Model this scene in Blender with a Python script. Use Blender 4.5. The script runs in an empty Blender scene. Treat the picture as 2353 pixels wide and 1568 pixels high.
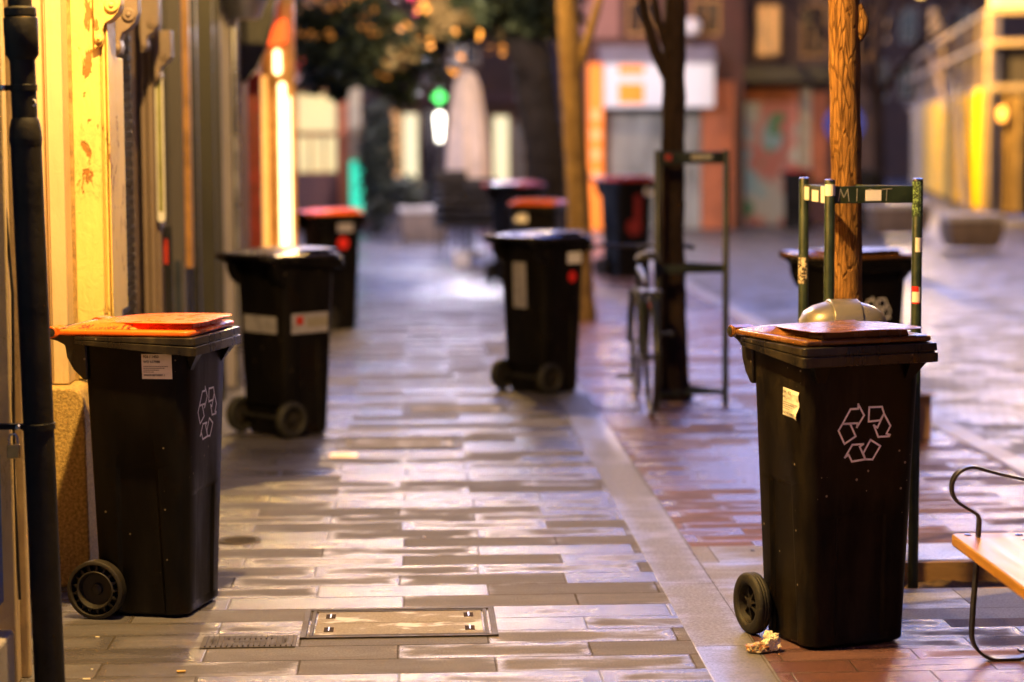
import bpy, bmesh, math, random
from mathutils import Vector, Matrix, Euler, noise
random.seed(7)
R = math.radians
PI = math.pi
S = bpy.context.scene
COL = S.collection

# ------------------------------------------------------------------ camera
FPX = 4980.0                      # focal length in pixels of a 2353 px wide frame
cam_d = bpy.data.cameras.new('camera')
cam = bpy.data.objects.new('camera', cam_d)
COL.objects.link(cam)
cam_d.sensor_width = 36.0
cam_d.lens = FPX / 2353 * 36
cam_d.clip_start = 0.1
cam_d.clip_end = 500
PITCH, YAW, ROLL = math.atan(472 / FPX), math.atan(226 / FPX), R(-0.3)
cam.matrix_world = Matrix.Translation((0, 0, 1.6)) @ (Matrix.Rotation(-YAW, 4, 'Z') @ Matrix.Rotation(PI / 2 - PITCH, 4, 'X') @ Matrix.Rotation(ROLL, 4, 'Z'))
cam_d.dof.use_dof = True
cam_d.dof.focus_distance = 6.95
cam_d.dof.aperture_fstop = 1.5
S.camera = cam

# ------------------------------------------------------------------ sky, sun, exposure
W = bpy.data.worlds.new('World')
S.world = W
W.use_nodes = True
wn, wl = W.node_tree.nodes, W.node_tree.links
bg = wn['Background']
sky = wn.new('ShaderNodeTexSky')
sky.sky_type = 'NISHITA'
sky.sun_disc = False
sky.sun_elevation = R(3)
sky.sun_rotation = R(0)
sky.air_density = 1.0
sky.dust_density = 0.6
sky.ozone_density = 2.0
tint = wn.new('ShaderNodeMix')
tint.data_type = 'RGBA'
tint.blend_type = 'MULTIPLY'
tint.inputs[0].default_value = 1
wl.new(sky.outputs[0], tint.inputs[6])
tint.inputs[7].default_value = (0.60, 0.72, 1.75, 1)
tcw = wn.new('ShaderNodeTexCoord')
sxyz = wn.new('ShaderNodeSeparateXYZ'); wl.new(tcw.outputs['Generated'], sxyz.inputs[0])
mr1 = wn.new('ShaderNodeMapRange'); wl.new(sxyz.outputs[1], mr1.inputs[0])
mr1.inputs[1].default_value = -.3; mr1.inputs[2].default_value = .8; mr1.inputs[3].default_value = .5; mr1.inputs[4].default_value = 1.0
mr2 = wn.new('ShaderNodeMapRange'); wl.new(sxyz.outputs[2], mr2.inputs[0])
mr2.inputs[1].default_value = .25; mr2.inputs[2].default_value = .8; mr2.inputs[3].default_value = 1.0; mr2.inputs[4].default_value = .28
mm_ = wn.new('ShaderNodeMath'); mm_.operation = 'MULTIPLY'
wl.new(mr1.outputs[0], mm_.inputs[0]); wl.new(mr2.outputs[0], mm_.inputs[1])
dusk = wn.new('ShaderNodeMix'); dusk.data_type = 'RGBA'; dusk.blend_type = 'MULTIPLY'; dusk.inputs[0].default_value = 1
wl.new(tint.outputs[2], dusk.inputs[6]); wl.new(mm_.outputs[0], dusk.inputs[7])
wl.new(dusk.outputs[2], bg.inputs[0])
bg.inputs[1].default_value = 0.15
sun_d = bpy.data.lights.new('sun', 'SUN')
sun_d.energy = 0.01
sun_d.angle = R(10)
sun_d.color = (1, 0.85, 0.75)
sun = bpy.data.objects.new('sun', sun_d)
sun.rotation_euler = (R(87), 0, R(180))
COL.objects.link(sun)
S.view_settings.view_transform = 'Standard'
S.view_settings.look = 'None'
S.view_settings.exposure = 3.05
S.view_settings.gamma = 1.0
S.cycles.use_denoising = True
S.cycles.sample_clamp_indirect = 6.0
S.cycles.max_bounces = 6

LAMP_COL = (1.0, 0.60, 0.17)

# ------------------------------------------------------------------ helpers
def tag(o, label=None, cat=None, group=None, kind=None):
    if label: o['label'] = label
    if cat: o['category'] = cat
    if group: o['group'] = group
    if kind: o['kind'] = kind
    return o

def thing(name, label, cat, loc=(0, 0, 0), rz=0.0, group=None):
    o = bpy.data.objects.new(name, None)
    o.empty_display_size = 0.1
    COL.objects.link(o)
    o.location = loc
    o.rotation_euler = (0, 0, rz)
    return tag(o, label, cat, group)

class MB:
    def __init__(s):
        s.v = []; s.f = []
    def add(s, vs, fs):
        n = len(s.v)
        s.v += [tuple(p) for p in vs]
        s.f += [tuple(i + n for i in f) for f in fs]
        return s
    def box(s, x0, x1, y0, y1, z0, z1, m=None):
        vs = [Vector((x, y, z)) for z in (z0, z1) for y in (y0, y1) for x in (x0, x1)]
        if m: vs = [m @ p for p in vs]
        return s.add(vs, [(0, 2, 3, 1), (4, 5, 7, 6), (0, 1, 5, 4), (2, 6, 7, 3), (0, 4, 6, 2), (1, 3, 7, 5)])
    def loft(s, loops, caps=(True, True), closed=True):
        n = len(loops[0]); k = len(loops)
        vs = [p for l in loops for p in l]
        fs = []
        for i in range(k - 1):
            for j in range(n if closed else n - 1):
                a = i * n + j; b = i * n + (j + 1) % n
                fs.append((a, b, b + n, a + n))
        if caps[0]: fs.append(tuple(reversed(range(n))))
        if caps[1]: fs.append(tuple(range((k - 1) * n, k * n)))
        return s.add(vs, fs)
    def prism(s, poly, axis, a, b):
        def P(u, v, w):
            return (w, u, v) if axis == 'x' else ((u, w, v) if axis == 'y' else (u, v, w))
        return s.loft([[P(u, v, a) for u, v in poly], [P(u, v, b) for u, v in poly]])
    def tube(s, pts, r, n=10, caps=True, wob=0.0, seed=0):
        pts = [Vector(p) for p in pts]
        rs = r if isinstance(r, (list, tuple)) else [r] * len(pts)
        loops = []
        u = None
        for i, p in enumerate(pts):
            d = (pts[min(i + 1, len(pts) - 1)] - pts[max(i - 1, 0)]).normalized()
            if u is None:
                u = d.cross(Vector((0, 1, 0)) if abs(d.y) < .8 else Vector((1, 0, 0))).normalized()
            u = (u - d * u.dot(d)).normalized()
            w = d.cross(u)
            lp = []
            for k in range(n):
                a = 2 * PI * k / n
                rr = rs[i]
                if wob:
                    q = Vector((math.cos(a) * 1.4, math.sin(a) * 1.4, i * .22 + seed))
                    rr *= 1 + wob * noise.noise(q * 1.5) + wob * .5 * noise.noise(q * 5)
                lp.append(p + (u * math.cos(a) + w * math.sin(a)) * rr)
            loops.append(lp)
        return s.loft(loops, (caps, caps))
    def lathe(s, prof, n=32, m=None, caps=False):
        """profile of (radius, height) about local z"""
        loops = []
        for r, h in prof:
            lp = [Vector((r * math.cos(2 * PI * k / n), r * math.sin(2 * PI * k / n), h)) for k in range(n)]
            if m: lp = [m @ p for p in lp]
            loops.append(lp)
        return s.loft(loops, (caps, caps))
    def strip(s, pts, hw, up, closed=False, lift=0.0):
        """flat ribbon along pts lying in the plane whose normal is up"""
        up = Vector(up).normalized()
        pts = [Vector(p) for p in pts]
        if closed: pts = pts + [pts[0]]
        for a, b in zip(pts, pts[1:]):
            d = (b - a)
            if d.length < 1e-6: continue
            d.normalize()
            t = up.cross(d) * hw
            e = d * hw * .8
            q = [a - t - e, b - t + e, b + t + e, a + t - e]
            s.add([p + up * lift for p in q], [(0, 1, 2, 3)])
        return s
    def build(s, name, mat, parent=None, bevel=0.0, smooth=None, seg=2):
        me = bpy.data.meshes.new(name)
        me.from_pydata(s.v, [], s.f)
        bm = bmesh.new(); bm.from_mesh(me)
        bmesh.ops.recalc_face_normals(bm, faces=bm.faces)
        if smooth is not None:
            for f in bm.faces: f.smooth = True
            for e in bm.edges:
                if len(e.link_faces) == 2 and e.calc_face_angle(0) > R(smooth): e.smooth = False
        bm.to_mesh(me); bm.free()
        if mat: me.materials.append(mat)
        o = bpy.data.objects.new(name, me)
        COL.objects.link(o)
        if parent: o.parent = parent
        if bevel:
            b = o.modifiers.new('bevel', 'BEVEL')
            b.width = bevel; b.segments = seg; b.limit_method = 'ANGLE'; b.angle_limit = R(35)
            b.harden_normals = False
            for f in me.polygons: f.use_smooth = smooth is not None
        return o

def copy_tree(o, parent=None):
    c = o.copy(); COL.objects.link(c)
    if parent: c.parent = parent
    for ch in list(o.children): copy_tree(ch, c)
    return c

def rrect(x0, x1, y0, y1, r, z, n=4):
    pts = []
    for cx, cy, a0 in ((x1 - r, y1 - r, 0), (x0 + r, y1 - r, 90), (x0 + r, y0 + r, 180), (x1 - r, y0 + r, 270)):
        for k in range(n + 1):
            a = R(a0 + 90 * k / n)
            pts.append((cx + r * math.cos(a), cy + r * math.sin(a), z))
    return pts

def text_mb(txt, size, m, bold=0.0):
    cu = bpy.data.curves.new('t', 'FONT')
    cu.body = txt; cu.size = size; cu.offset = bold
    cu.resolution_u = 3
    ob = bpy.data.objects.new('t', cu); COL.objects.link(ob)
    dg = bpy.context.evaluated_depsgraph_get()
    me = bpy.data.meshes.new_from_object(ob.evaluated_get(dg))
    vs = [m @ v.co for v in me.vertices]; fs = [tuple(p.vertices) for p in me.polygons]
    bpy.data.objects.remove(ob); bpy.data.curves.remove(cu); bpy.data.meshes.remove(me)
    return vs, fs

# ------------------------------------------------------------------ materials
class NT:
    def __init__(s, name):
        s.m = bpy.data.materials.new(name); s.m.use_nodes = True
        s.n = s.m.node_tree.nodes; s.l = s.m.node_tree.links
        s.p = s.n['Principled BSDF']
        tc = s.n.new('ShaderNodeTexCoord'); s.obj = tc.outputs['Object']
    def new(s, t, **kw):
        n = s.n.new(t)
        for k, v in kw.items(): setattr(n, k, v)
        return n
    def put(s, sock, v):
        if isinstance(v, bpy.types.NodeSocket): s.l.new(v, sock)
        else: sock.default_value = v
    def math(s, op, a, b=0.0, c=None, clamp=False):
        n = s.new('ShaderNodeMath', operation=op, use_clamp=clamp)
        s.put(n.inputs[0], a); s.put(n.inputs[1], b)
        if c is not None: s.put(n.inputs[2], c)
        return n.outputs[0]
    def mapping(s, scale=(1, 1, 1), rot=(0, 0, 0), src=None):
        n = s.new('ShaderNodeMapping'); n.inputs['Scale'].default_value = scale; n.inputs['Rotation'].default_value = rot
        s.l.new(src or s.obj, n.inputs['Vector']); return n.outputs[0]
    def noise(s, scale, detail=4, rough=.55, vec=None, dist=0.0):
        n = s.new('ShaderNodeTexNoise'); n.inputs['Scale'].default_value = scale
        n.inputs['Detail'].default_value = detail; n.inputs['Roughness'].default_value = rough; n.inputs['Distortion'].default_value = dist
        s.l.new(vec or s.obj, n.inputs['Vector']); return n.outputs['Fac']
    def ramp(s, fac, lo, hi, a=0.0, b=1.0):
        n = s.new('ShaderNodeMapRange', interpolation_type='SMOOTHSTEP')
        s.put(n.inputs[0], fac); n.inputs[1].default_value = lo; n.inputs[2].default_value = hi
        s.put(n.inputs[3], a); s.put(n.inputs[4], b); return n.outputs[0]
    def mix(s, fac, a, b, mode='MIX'):
        n = s.new('ShaderNodeMix', data_type='RGBA', blend_type=mode)
        s.put(n.inputs[0], fac)
        for i, v in ((6, a), (7, b)):
            s.put(n.inputs[i], v if isinstance(v, bpy.types.NodeSocket) else (*v, 1))
        return n.outputs[2]
    def bump(s, h, strength=.5, dist=.01, normal=None):
        n = s.new('ShaderNodeBump'); n.inputs['Strength'].default_value = strength; n.inputs['Distance'].default_value = dist
        s.l.new(h, n.inputs['Height'])
        if normal: s.l.new(normal, n.inputs['Normal'])
        s.l.new(n.outputs[0], s.p.inputs['Normal']); return n.outputs[0]
    def base(s, v): s.put(s.p.inputs['Base Color'], v if isinstance(v, bpy.types.NodeSocket) else (*v, 1))
    def rough(s, v): s.put(s.p.inputs['Roughness'], v)

def mat(name, col, rough=.6, var=.25, scale=8, metal=0.0, bump=.15, bscale=60, spec=.5, stretch=(1, 1, 1)):
    t = NT(name)
    vec = t.mapping(stretch)
    n = t.noise(scale, 5, .6, vec)
    dark = tuple(c * (1 - var) for c in col); light = tuple(min(1, c * (1 + var)) for c in col)
    t.base(t.mix(t.ramp(n, .3, .7), dark, light))
    t.rough(t.ramp(n, .3, .7, max(.02, rough - .08), min(1, rough + .08)))
    t.p.inputs['Metallic'].default_value = metal
    t.p.inputs['Specular IOR Level'].default_value = spec
    if bump: t.bump(t.noise(bscale, 4, .6, vec), bump, .004)
    return t.m

def glow(name, col, strength):
    t = NT(name)
    t.base(col)
    n = t.noise(6, 2)
    t.put(t.p.inputs['Emission Color'], t.mix(t.ramp(n, .3, .7), tuple(c * .85 for c in col), col))
    t.p.inputs['Emission Strength'].default_value = strength
    return t.m

def plastic(name, col, rough=.36, dust=.0, dustcol=(.13, .10, .07), specks=.5, spec=.22):
    t = NT(name)
    big = t.noise(5, 6, .65)
    str_ = t.noise(9, 5, .7, t.mapping((1.2, 1.2, .25)))
    c = t.mix(t.ramp(big, .35, .7), tuple(x * .85 for x in col), tuple(x * 1.2 for x in col))
    if dust:
        c = t.mix(t.ramp(str_, .40, .75, 0.0, dust), c, dustcol)
    sp = t.new('ShaderNodeTexVoronoi'); sp.inputs['Scale'].default_value = 38
    t.l.new(t.obj, sp.inputs['Vector'])
    wn_ = t.new('ShaderNodeSeparateColor'); t.l.new(sp.outputs['Color'], wn_.inputs[0])
    rad = t.ramp(wn_.outputs[0], .80, 1.0, 0.0, .16)
    m = t.math('LESS_THAN', sp.outputs['Distance'], rad)
    zsep = t.new('ShaderNodeSeparateXYZ'); t.l.new(t.obj, zsep.inputs[0])
    m = t.math('MULTIPLY', m, specks)
    c = t.mix(m, c, (.30, .24, .17))
    t.base(c)
    t.rough(t.ramp(str_, .3, .75, rough - .06, rough + .16))
    t.p.inputs['Specular IOR Level'].default_value = spec
    t.bump(t.noise(420, 2, .5), .12, .002)
    return t.m

def paving(name, length, width, cols, joint, jcol, tilt=.010, rmin=.16, rmax=.6, wet=(.42, .60), bump=.35, jw=.004, phase=0.0, grain=160, dome=0.0, bond=.5, vrot=0.0, spec=.5):
    """one sheet of setts: joints, per-stone colour, small per-stone tilt, wet and dry areas"""
    t = NT(name)
    src = t.mapping((1, 1, 1), (0, 0, vrot)) if vrot else t.obj
    sp = t.new('ShaderNodeSeparateXYZ'); t.l.new(src, sp.inputs[0])
    x, y = sp.outputs[0], sp.outputs[1]
    vy = t.math('DIVIDE', y, width)
    row = t.math('FLOOR', vy)
    jit = t.new('ShaderNodeTexWhiteNoise', noise_dimensions='1D'); t.l.new(row, jit.inputs['W'])
    off = t.math('MULTIPLY', t.math('FLOORED_MODULO', row, 2.0), bond)
    off = t.math('ADD', off, t.math('MULTIPLY', jit.outputs['Value'], .06))
    ux = t.math('ADD', t.math('DIVIDE', t.math('ADD', x, phase), length), off)
    col = t.math('FLOOR', ux)
    fu = t.math('MULTIPLY', t.math('FRACT', ux), length)
    fv = t.math('MULTIPLY', t.math('FRACT', vy), width)
    du = t.math('MINIMUM', fu, t.math('SUBTRACT', length, fu))
    dv = t.math('MINIMUM', fv, t.math('SUBTRACT', width, fv))
    d = t.math('MINIMUM', du, dv)
    wob = t.noise(25, 3)
    d = t.math('ADD', d, t.math('MULTIPLY', t.math('SUBTRACT', wob, .5), jw * 1.2))
    cmb = t.new('ShaderNodeCombineXYZ'); t.l.new(col, cmb.inputs[0]); t.l.new(row, cmb.inputs[1])
    wn_ = t.new('ShaderNodeTexWhiteNoise', noise_dimensions='2D'); t.l.new(cmb.outputs[0], wn_.inputs['Vector'])
    rs = t.new('ShaderNodeSeparateColor'); t.l.new(wn_.outputs['Color'], rs.inputs[0])
    # tilt
    nx = t.math('MULTIPLY', t.math('SUBTRACT', rs.outputs[0], .5), tilt)
    ny = t.math('MULTIPLY', t.math('SUBTRACT', rs.outputs[1], .5), tilt)
    # cupped stones: the normal leans a little across each stone
    ny = t.math('ADD', ny, t.math('MULTIPLY', t.math('SUBTRACT', t.math('FRACT', vy), .5), tilt * .4))
    nv = t.new('ShaderNodeCombineXYZ'); t.l.new(nx, nv.inputs[0]); t.l.new(ny, nv.inputs[1]); nv.inputs[2].default_value = 1
    nn = t.new('ShaderNodeVectorMath', operation='NORMALIZE'); t.l.new(nv.outputs[0], nn.inputs[0])
    jm = t.ramp(d, jw * .35, jw, 0.0, 1.0)
    fine = t.noise(grain, 3, .7)
    mid = t.noise(7, 5, .65, t.mapping((.55, 1.6, 1)), .4)
    body = t.mix(rs.outputs[2], cols[0], cols[1])
    body = t.mix(t.ramp(mid, .35, .7, 0.0, .55), body, cols[2])
    body = t.mix(t.ramp(fine, .40, .62, 0.0, .6), body, tuple(c * .45 for c in cols[0]))
    body = t.mix(jm, jcol, body)
    t.base(body)
    big = t.noise(1.1, 3, .6)
    med = t.noise(75, 3, .6)
    cen = t.ramp(d, .0, min(length, width) * .42)
    wm = t.math('ADD', t.math('MULTIPLY', mid, .36), t.math('ADD', t.math('MULTIPLY', big, .26), t.math('MULTIPLY', rs.outputs[0], .28)))
    wm = t.math('ADD', wm, t.math('MULTIPLY', cen, .10))
    wm = t.ramp(wm, wet[0], wet[1])
    rg = t.math('ADD', t.math('MULTIPLY', wm, rmax - rmin), rmin)
    rg = t.math('ADD', rg, t.math('MULTIPLY', t.math('SUBTRACT', fine, .5), .5))
    rg = t.math('ADD', rg, t.math('MULTIPLY', t.math('SUBTRACT', 1.0, jm), .3), clamp=True)
    t.rough(rg)
    t.put(t.p.inputs['Specular IOR Level'], t.math('MULTIPLY_ADD', wm, -.35 * spec / .5, spec + .15))
    h = t.math('ADD', t.math('MULTIPLY', jm, .45), t.math('MULTIPLY', fine, .60))
    h = t.math('ADD', h, t.math('MULTIPLY', med, .16))
    if dome:
        h = t.math('ADD', h, t.math('MULTIPLY', t.ramp(d, 0, min(length, width) * .5), dome))
    t.bump(h, bump, .006, nn.outputs[0])
    return t.m

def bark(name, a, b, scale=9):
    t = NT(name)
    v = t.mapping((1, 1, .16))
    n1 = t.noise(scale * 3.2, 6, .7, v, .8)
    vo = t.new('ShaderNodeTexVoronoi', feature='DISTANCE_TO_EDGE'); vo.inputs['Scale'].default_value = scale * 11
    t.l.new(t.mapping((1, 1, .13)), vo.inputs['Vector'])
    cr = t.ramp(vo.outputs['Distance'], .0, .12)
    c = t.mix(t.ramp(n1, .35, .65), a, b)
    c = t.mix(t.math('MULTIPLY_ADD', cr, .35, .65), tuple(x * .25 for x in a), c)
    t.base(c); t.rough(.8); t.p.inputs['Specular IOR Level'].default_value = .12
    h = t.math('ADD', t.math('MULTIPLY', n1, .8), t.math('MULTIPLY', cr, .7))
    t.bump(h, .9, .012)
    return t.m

def peeling(name, paint, under, stretch=(1, 1, .35), amount=.66, scale=7, bumpk=.8):
    t = NT(name)
    v = t.mapping(stretch)
    n = t.noise(scale, 7, .68, v, .6)
    n2 = t.noise(2.2, 3, .5)
    e = t.math('ADD', n, t.math('MULTIPLY', t.math('SUBTRACT', n2, .5), .25))
    pm = t.ramp(e, amount, amount + .02)
    streak = t.noise(60, 3, .6, t.mapping((1, 1, .05)))
    c = t.mix(t.ramp(n2, .3, .7, 0, .5), paint, tuple(x * .82 for x in paint))
    c = t.mix(t.ramp(streak, .45, .8, 0, .3), c, tuple(x * .62 for x in paint))
    crack = t.noise(scale * 2.3, 8, .75, v, 1.2)
    cm = t.math('LESS_THAN', t.math('ABSOLUTE', t.math('SUBTRACT', crack, .5)), .006)
    cm = t.math('MULTIPLY', cm, t.ramp(n2, .5, .62))
    c = t.mix(cm, c, tuple(x * .8 for x in under))
    c = t.mix(pm, c, under)
    t.base(c); t.rough(.5)
    h = t.math('SUBTRACT', t.math('MULTIPLY', streak, .12), pm)
    h = t.math('ADD', h, t.math('MULTIPLY', crack, .8))
    t.bump(h, bumpk, .006)
    return t.m

M = {}
M['bin'] = plastic('bin_plastic', (.0035, .003, .003), .34, 0.03, spec=.16)
M['bin_dusty'] = plastic('bin_plastic_dusty', (.005, .004, .0035), .36, .28, (.06, .045, .025), 1.0, spec=.14)
M['orange'] = plastic('lid_orange', (.85, .155, .014), .26, 0, specks=.1, spec=.5)
M['brown'] = plastic('lid_brown', (.15, .060, .014), .22, .12, (.3, .2, .12), .3, spec=.5)
M['red'] = plastic('lid_red', (.55, .05, .04), .3, 0, specks=.1, spec=.5)
M['darklid'] = plastic('lid_dark', (.03, .025, .03), .22, 0, specks=.1, spec=.5)
M['rubber'] = mat('rubber', (.012, .011, .010), .65, .3, 20, bump=.3, bscale=90)
M['wheel'] = mat('wheel_plastic', (.014, .011, .009), .55, .3, 20, bump=.2)
M['bin_rim'] = plastic('bin_rim_plastic', (.012, .010, .009), .30, .6, (.07, .055, .03), .6, spec=.5)
M['logo'] = mat('logo_print', (.95, .93, .97), .5, .08, 40, bump=0)
M['paper'] = mat('paper', (.78, .74, .66), .6, .08, 14, bump=.2, bscale=30)
M['ink'] = mat('ink', (.03, .028, .03), .6, .1, 30, bump=0)
M['inkgrey'] = mat('ink_grey', (.22, .2, .18), .6, .1, 30, bump=0)
M['marker'] = mat('marker_ink', (.10, .012, .006), .5, .1, 30, bump=0)
M['redsticker'] = mat('red_sticker', (.65, .02, .015), .45, .1, 20, bump=0)
M['dimwhite'] = mat('grey_white_sticker', (.26, .25, .32), .5, .2, 20, bump=0)
M['white'] = mat('white_sticker', (.75, .73, .76), .45, .06, 20, bump=0)
M['iron'] = mat('black_iron', (.018, .017, .017), .38, .3, 30, bump=.2)
M['pipe'] = mat('cast_pipe', (.012, .010, .008), .55, .4, 12, bump=.35, bscale=45, spec=.25)
M['green'] = mat('green_paint', (.018, .030, .014), .36, .3, 14, bump=.15)
M['chrome'] = mat('steel', (.55, .54, .53), .28, .1, 20, metal=1.0, bump=.05)
M['greydome'] = mat('grey_metal', (.16, .145, .125), .34, .08, 10, metal=.3, bump=.03)
M['soil'] = mat('soil', (.09, .055, .03), .9, .5, 30, bump=.8, bscale=40)
M['seatwood'] = mat('varnished_wood', (.34, .17, .035), .40, .35, 10, bump=.2, bscale=50, stretch=(1, .12, 1))
M['stonelight'] = mat('pale_stone', (.30, .27, .26), .45, .2, 5, bump=.35, bscale=70)
M['concrete'] = mat('concrete', (.24, .21, .18), .7, .25, 6, bump=.3)
M['card'] = mat('cardboard', (.34, .20, .11), .75, .15, 12, bump=.2)

# ------------------------------------------------------------------ ground
def XR(px, Y):
    return (px - 950.0) * Y / FPX

def sheet(name, rects, z, m, kind='structure'):
    mb = MB()
    for x0, x1, y0, y1 in rects:
        mb.add([(x0, y0, z), (x1, y0, z), (x1, y1, z), (x0, y1, z)], [(0, 1, 2, 3)])
    o = mb.build(name, m)
    tag(o, kind=kind)
    return o

M['tile'] = paving('grey_setts', .60, .182, ((.125, .120, .150), (.088, .083, .104), (.048, .041, .046)), .004, (.035, .028, .024), tilt=.022, rmin=.17, rmax=.75, wet=(.45, .58), phase=.04, jw=.0055, grain=150, bump=.55)
M['redpaver'] = paving('red_setts', .42, .14, ((.180, .088, .085), (.130, .064, .066), (.078, .045, .046)), .004, (.05, .03, .026), tilt=.022, rmin=.17, rmax=.70, wet=(.45, .60), phase=.14, jw=.004, grain=150, bump=.55)
M['slab'] = paving('pale_slabs', .75, .42, ((.20, .195, .21), (.165, .16, .175), (.13, .122, .13)), .004, (.05, .04, .035), tilt=.01, rmin=.3, rmax=.6, wet=(.38, .58), phase=.1, jw=.003, grain=120, bump=.3, bond=.3)
M['band'] = paving('band_stone', .20, .95, ((.175, .172, .195), (.150, .147, .168), (.122, .118, .132)), .004, (.06, .05, .045), tilt=.008, rmin=.34, rmax=.56, wet=(.34, .56), phase=-.87, jw=.004, grain=90, bump=.22, bond=0)
M['cobble'] = paving('cobbles', .22, .15, ((.20, .185, .18), (.13, .12, .12), (.07, .062, .06)), .012, (.05, .045, .04), tilt=.06, rmin=.28, rmax=.62, wet=(.4, .6), jw=.012, grain=80, bump=.5, dome=1.0)
M['ground'] = mat('ground_earth', (.12, .10, .09), .7, .3, 2)

sheet('ground', [(-160, 160, -40, 260)], -.10, M['ground'])
road = sheet('road', [(2.98, 40, -8, 120), (-30, 2.98, 39.0, 120)], -.055, M['cobble'])
sheet('pavement', [(-6.0, .87, -8, 39)], 0, M['tile'])
kb = MB().box(.872, 1.068, -8, 39, -.09, .001)
tag(kb.build('pavement_band', M['band']), kind='structure')
PX0, PX1, PY0, PY1 = 1.42, 2.42, 7.45, 7.97
sheet('red_pavement', [(1.07, 2.84, -8, 6.98), (1.07, 2.84, 8.30, 39)], 0, M['redpaver'])
sheet('slab_pavement', [(1.07, PX0, 6.98, 8.30), (PX1, 2.84, 6.98, 8.30), (PX0, PX1, 6.98, PY0), (PX0, PX1, PY1, 8.30)], 0.0, M['slab'])
kerb = MB().box(2.842, 2.98, -8, 39, -.09, .012)
tag(kerb.build('kerb', M['stonelight'], bevel=.012, smooth=40), kind='structure')
# tree pit: sunk soil with wooden edging boards
pit = MB()
nx_, ny_ = 24, 14
vs = [(PX0 + (PX1 - PX0) * i / nx_, PY0 + (PY1 - PY0) * j / ny_, -.075 + .022 * noise.noise(Vector((i * .6, j * .6, 3)))) for j in range(ny_ + 1) for i in range(nx_ + 1)]
pit.add(vs, [(j * (nx_ + 1) + i, j * (nx_ + 1) + i + 1, (j + 1) * (nx_ + 1) + i + 1, (j + 1) * (nx_ + 1) + i) for j in range(ny_) for i in range(nx_)])
tag(pit.build('tree_pit_soil', M['soil'], smooth=60), kind='structure')
M['pitwood'] = mat('pit_edging_wood', (.26, .15, .06), .65, .35, 9, bump=.4, stretch=(.3, 1, 1))
pe = thing('tree_pit_edging', 'sunken brown board edging of the square tree pit behind the brown-lidded bin', 'edging', (PX0, PY0, -.09))
w_, d_ = PX1 - PX0, PY1 - PY0
MB().box(.0, w_, .001, .03, 0, .088).build('edge_board', M['pitwood'], pe, .003)
MB().box(.0, w_, d_ - .03, d_ - .001, 0, .088).build('edge_board', M['pitwood'], pe, .003)
MB().box(.001, .03, .032, d_ - .032, 0, .086).build('edge_board', M['pitwood'], pe, .003)
MB().box(w_ - .03, w_ - .001, .032, d_ - .032, 0, .086).build('edge_board', M['pitwood'], pe, .003)

# ------------------------------------------------------------------ covers let into the pavement
t_ = NT('cover_stone')
n1 = t_.noise(6.5, 4, .6, t_.mapping((.8, 1.6, 1))); n2 = t_.noise(150, 3, .6)
c_ = t_.mix(t_.ramp(n2, .35, .7), (.20, .18, .17), (.13, .115, .105))
c_ = t_.mix(t_.ramp(n1, .54, .62), c_, (.36, .34, .33))
t_.base(c_); t_.rough(t_.ramp(n1, .5, .6, .75, .5)); t_.p.inputs['Specular IOR Level'].default_value = .3; t_.bump(n2, .5, .004); M['coverstone'] = t_.m
M['coversteel'] = mat('cover_steel', (.030, .023, .018), .62, .4, 30, bump=.3, spec=.25)
M['slotrust'] = mat('slot_rust', (.025, .014, .008), .85, .4, 40, bump=.3, spec=.1)
def stone_cover(x0, x1, y0, y1, label, slots=True, lean=0.0):
    t = thing('manhole_cover', label, 'manhole cover', ((x0 + x1) / 2, (y0 + y1) / 2, 0), lean, 'large access covers let into the pavement')
    a, b = (x1 - x0) / 2, (y1 - y0) / 2
    fr = MB()
    for k, (w1, w2, h) in enumerate(((0, .020, .007), (.028, .040, .006))):
        fr.box(-a + w1, -a + w2, -b + w1, b - w1, -.01, h).box(a - w2, a - w1, -b + w1, b - w1, -.01, h)
        fr.box(-a + w2, a - w2, -b + w1, -b + w2, -.01, h - .001).box(-a + w2, a - w2, b - w2, b - w1, -.01, h - .001)
    fr.build('frame', M['coversteel'], t, .001)
    pl = MB().box(-a + .046, a - .046, -b + .046, -.003, -.01, .004).box(-a + .046, a - .046, .0, b - .046, -.01, .004)
    pl.build('stone_inlay', M['coverstone'], t, .002)
    if slots:
        for sx in (-1, 1):
            for sy in (-1, 1):
                k = MB().box(-.016, .016, -.030, .030, .003, .0055, Matrix.Translation((sx * a * .72, sy * b * .46, 0)))
                o = k.build('lifting_slot', M['slotrust'], t)
                MB().box(-.002, .002, -.026, .026, .0055, .008, Matrix.Translation((sx * a * .72, sy * b * .46, 0))).build('pin', M['chrome'], o)
    return t
stone_cover(-.375, .262, 6.83, 7.25, 'stone-topped rectangular manhole cover with four lifting slots, nearest on the pavement')
stone_cover(-.41, .24, 11.02, 11.50, 'rectangular manhole cover on the pavement just right of the black bin with white side stickers')
stone_cover(-.07, .545, 12.45, 12.85, 'rectangular manhole cover in front of the black bin standing mid pavement, farthest of the covers', False)
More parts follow.
